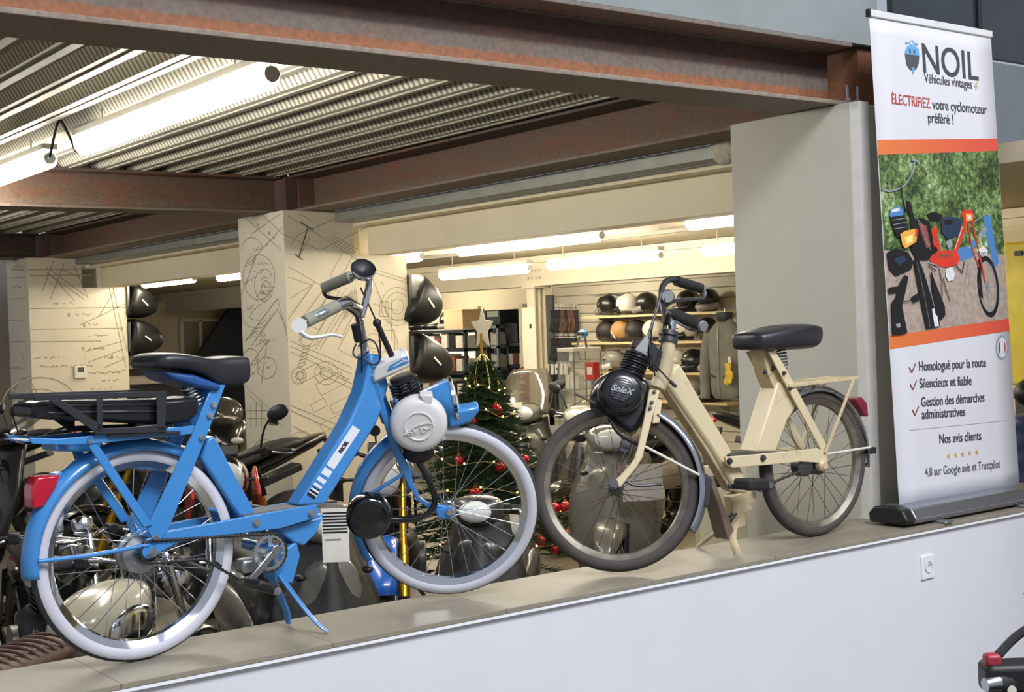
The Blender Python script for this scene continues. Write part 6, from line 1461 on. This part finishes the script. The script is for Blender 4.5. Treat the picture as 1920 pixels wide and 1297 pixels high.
p = at_y(1918, 850, 3.95); nv = thing('jacket', 'navy quilted jacket draped on a stand right of the banner', 'jacket', (p.x + .18, 3.95, .84)); nv.location.z = 0
rings = []
for i in range(13):
    z = .55 + i * .05; w_ = .22 + .012 * (1 if i % 2 else -1)
    rings.append([V((w_ * cos(2 * pi * k / 18), .12 * sin(2 * pi * k / 18), z)) for k in range(18)])
MB().rings(rings).build('quilted_body', mat('navy_nylon', '#2c3656', .4, var=.1), nv, smooth=60, sub=1); MB().cyl((0, 0, 0), (0, 0, 1.3), .02, n=10).cyl((0, 0, 0), (0, 0, .02), .2, n=20).ball((0, 0, 1.25), (.19, .11, .09)).build('stand', BLACK, nv, smooth=50)
# ================================================================== technical drawings printed on pillars and panels
class Ink:
    def __init__(self, kind, c, n): self.k, self.c, self.n = kind, c, V(n); self.m = MB()
    def p(self, x, y): return at_x(x, y, self.c) if self.k == 'x' else at_y(x, y, self.c)
    def line(self, pts, w=.005): self.m.strip([self.p(*q) for q in pts], w, self.n)
    def arc(self, c, rx, ry, a0=0, a1=360, w=.005, n=None):
        n = n or max(6, int(abs(a1 - a0) / 12)); self.line([(c[0] + rx * cos(R(a0 + (a1 - a0) * i / n)), c[1] + ry * sin(R(a0 + (a1 - a0) * i / n))) for i in range(n + 1)], w)
    def gear(self, c, r, k, n=14):
        self.line([(c[0] + k * (r + (2.2 if i % 4 < 2 else 0)) * cos(2 * pi * i / (n * 4)), c[1] + (r + (2.2 if i % 4 < 2 else 0)) * sin(2 * pi * i / (n * 4))) for i in range(n * 4 + 1)])
    def scribble(self, x, y, L, h, slope=0, w=.006):
        pts = []; X = x
        while X < x + L:
            pts.append((X, y + slope * (X - x) + rg.uniform(-h, h))); X += rg.uniform(1.5, 3.5)
            if rg.random() < .16 and len(pts) > 2: self.line(pts, w); pts = []; X += 3
        if len(pts) > 1: self.line(pts, w)
    def rect(self, c, w_, h, a, wd=.005):
        ca, sa = cos(R(a)), sin(R(a)); q = [(c[0] + x * ca - y * sa, c[1] + x * sa + y * ca) for x, y in ((-w_, -h), (w_, -h), (w_, h), (-w_, h), (-w_, -h))]; self.line(q, wd)
# face of the near drawing pillar turned to the ledge (wide face + panel)
k = Ink('y', 8.6275, (0, -1, 0))
for a in ([(540, 405), (690, 500), (700, 505)], [(532, 440), (600, 470), (700, 420)], [(545, 460), (560, 440), (650, 402)], [(580, 445), (560, 485)], [(540, 500), (610, 540)], [(612, 445), (664, 478)], [(618, 443), (668, 474)], [(622, 440), (672, 470)], [(560, 400), (585, 415)], [(540, 520), (585, 535), (545, 560)],
          [(540, 600), (590, 530)], [(548, 620), (610, 540)], [(560, 640), (640, 515)], [(580, 650), (650, 540)], [(592, 655), (660, 545)], [(600, 655), (668, 545)], [(545, 640), (660, 690)], [(545, 650), (660, 702)], [(545, 660), (655, 712)], [(545, 760), (640, 800)], [(545, 770), (630, 808)], [(550, 800), (610, 828)], [(600, 690), (680, 730)], [(598, 700), (678, 738)], [(690, 500), (745, 640), (752, 690)], [(700, 505), (765, 525)], [(702, 512), (764, 531)], [(715, 530), (720, 535)], [(700, 570), (745, 583)], [(705, 600), (760, 600)], [(735, 560), (735, 640)], [(700, 620), (740, 620), (740, 660)]): k.line(a)
for (c, w_, h, a) in (((640, 500), 10, 26, 28), ((610, 580), 8, 40, 28), ((650, 600), 7, 36, 28), ((580, 700), 22, 10, -28), ((620, 720), 26, 12, -28), ((640, 760), 20, 9, -28), ((598, 760), 14, 8, -28), ((660, 640), 16, 26, 28), ((720, 580), 8, 14, 0), ((705, 650), 18, 10, 0), ((745, 680), 10, 14, 0), ((630, 790), 30, 8, -28), ((575, 830), 20, 7, -28)): k.rect((c[0], c[1]), w_, h, a)
for c, rx, ry, a0, a1 in (((612, 700), 22, 22, 0, 360), ((612, 700), 12, 12, 0, 360), ((745, 575), 30, 36, 40, 320), ((745, 575), 22, 26, 40, 320), ((745, 575), 12, 14, 0, 360), ((640, 840), 26, 26, 0, 360), ((640, 840), 14, 14, 0, 360), ((565, 850), 30, 40, 180, 330), ((700, 640), 14, 14, 0, 360), ((580, 640), 16, 10, 0, 360)): k.arc(c, rx, ry, a0, a1)
k.gear((560, 705), 14, .9); k.gear((562, 705), 7, .9, 9); k.gear((600, 900), 26, .9)
for i in range(6): k.rect((566 + i * 1.6, 684 - i * 6.5), 6, 2.6, -18)
for i in range(10): k.line([(640 + i * 3, 560 - i * 2), (646 + i * 3, 600 - i * 2)])
k.m.build('technical_drawing', lines, pm, smooth=0)
k2 = Ink('y', 8.6275, (0, -1, 0)); k2.line([(578, 425), (560, 484)], .009); k2.line([(552, 477), (568, 488)], .008); k2.line([(562, 416), (588, 432)], .008); k2.m.build('technical_drawing', inkd, pm, smooth=0)
k = Ink('x', 4.4875, (-1, 0, 0))
for a in ([(455, 405), (528, 470)], [(490, 402), (530, 440)], [(470, 440), (528, 400)], [(462, 500), (530, 425)], [(450, 560), (480, 480)], [(460, 640), (520, 560), (540, 640)], [(470, 650), (520, 580), (538, 620)], [(460, 700), (500, 640)], [(455, 720), (530, 790)], [(460, 735), (530, 800)], [(500, 640), (490, 720)], [(470, 760), (470, 800)], [(480, 755), (480, 800)], [(490, 755), (490, 800)], [(458, 770), (500, 770)], [(458, 785), (500, 785)]): k.line(a, .006)
for c, rx, ry, a0, a1 in (((485, 520), 30, 42, 0, 360), ((495, 535), 18, 30, 30, 330), ((498, 540), 8, 13, 0, 360), ((472, 470), 20, 24, 180, 340), ((480, 590), 26, 26, 0, 200), ((470, 670), 14, 16, 0, 360), ((500, 690), 18, 20, 0, 360), ((495, 860), 24, 36, 0, 360), ((495, 860), 12, 18, 0, 360)): k.arc(c, rx, ry, a0, a1, .006)
for i in range(30): k.scribble(455 + rg.uniform(0, 40), 450 + rg.uniform(0, 260), 22, 4, rg.uniform(-.8, .3), .006)
for i, a in enumerate(([(482, 420), (484, 424)], [(503, 436), (506, 440)], [(512, 444), (514, 449)])): k.line(a, .02)
k.m.build('technical_drawing', lines, pm, smooth=0)
# far drawing pillar and its panel
k = Ink('y', 14.2175, (0, -1, 0))
for y, x0, x1 in ((505, 55, 175), (516, 55, 172), (577, 56, 236), (616, 57, 232), (640, 58, 190)): k.line([(x0, y + (x1 - x0) * .012), (x1, y)], .010)
for a in ([(100, 490), (80, 545)], [(120, 495), (95, 560)], [(85, 500), (160, 555)], [(88, 512), (158, 562)], [(140, 500), (165, 560)], [(205, 540), (236, 690)], [(212, 540), (238, 660)], [(150, 610), (236, 570)], [(185, 595), (215, 545)], [(160, 660), (230, 640)], [(165, 680), (232, 655)], [(195, 690), (236, 672)], [(210, 700), (236, 694)], [(100, 520), (140, 565)], [(60, 720), (80, 760)], [(110, 505), (150, 520)]): k.line(a, .010)
k.arc((75, 760), 70, 52, 185, 340, .012); k.arc((75, 770), 50, 40, 185, 330, .010); k.arc((80, 780), 34, 30, 190, 340, .010)
for x, y, L in ((140, 590, 30), (165, 609, 24), (165, 630, 40), (165, 654, 36), (62, 672, 50), (75, 688, 100), (165, 700, 60), (195, 671, 36), (190, 715, 36), (170, 730, 40), (100, 570, 40)): k.scribble(x, y, L, 2.6, -.03, .010)
for x, y in ((129, 591), (158, 611), (155, 654), (210, 669), (228, 617)): k.line([(x - 2, y), (x + 2, y)], .04)
k.m.build('technical_drawing', lines, pl, smooth=0)
k = Ink('x', 4.4075, (-1, 0, 0))
for y in (502, 507, 538): k.scribble(22, y, 24, 2, -.05, .010)
for y in (520, 560, 600, 640): k.line([(10, y + 2), (48, y)], .008)
k.arc((48, 760), 26, 50, 180, 280, .012); k.scribble(18, 690, 26, 3, 0, .01); k.line([(40, 660), (48, 690)], .01)
k.m.build('technical_drawing', lines, pl, smooth=0)
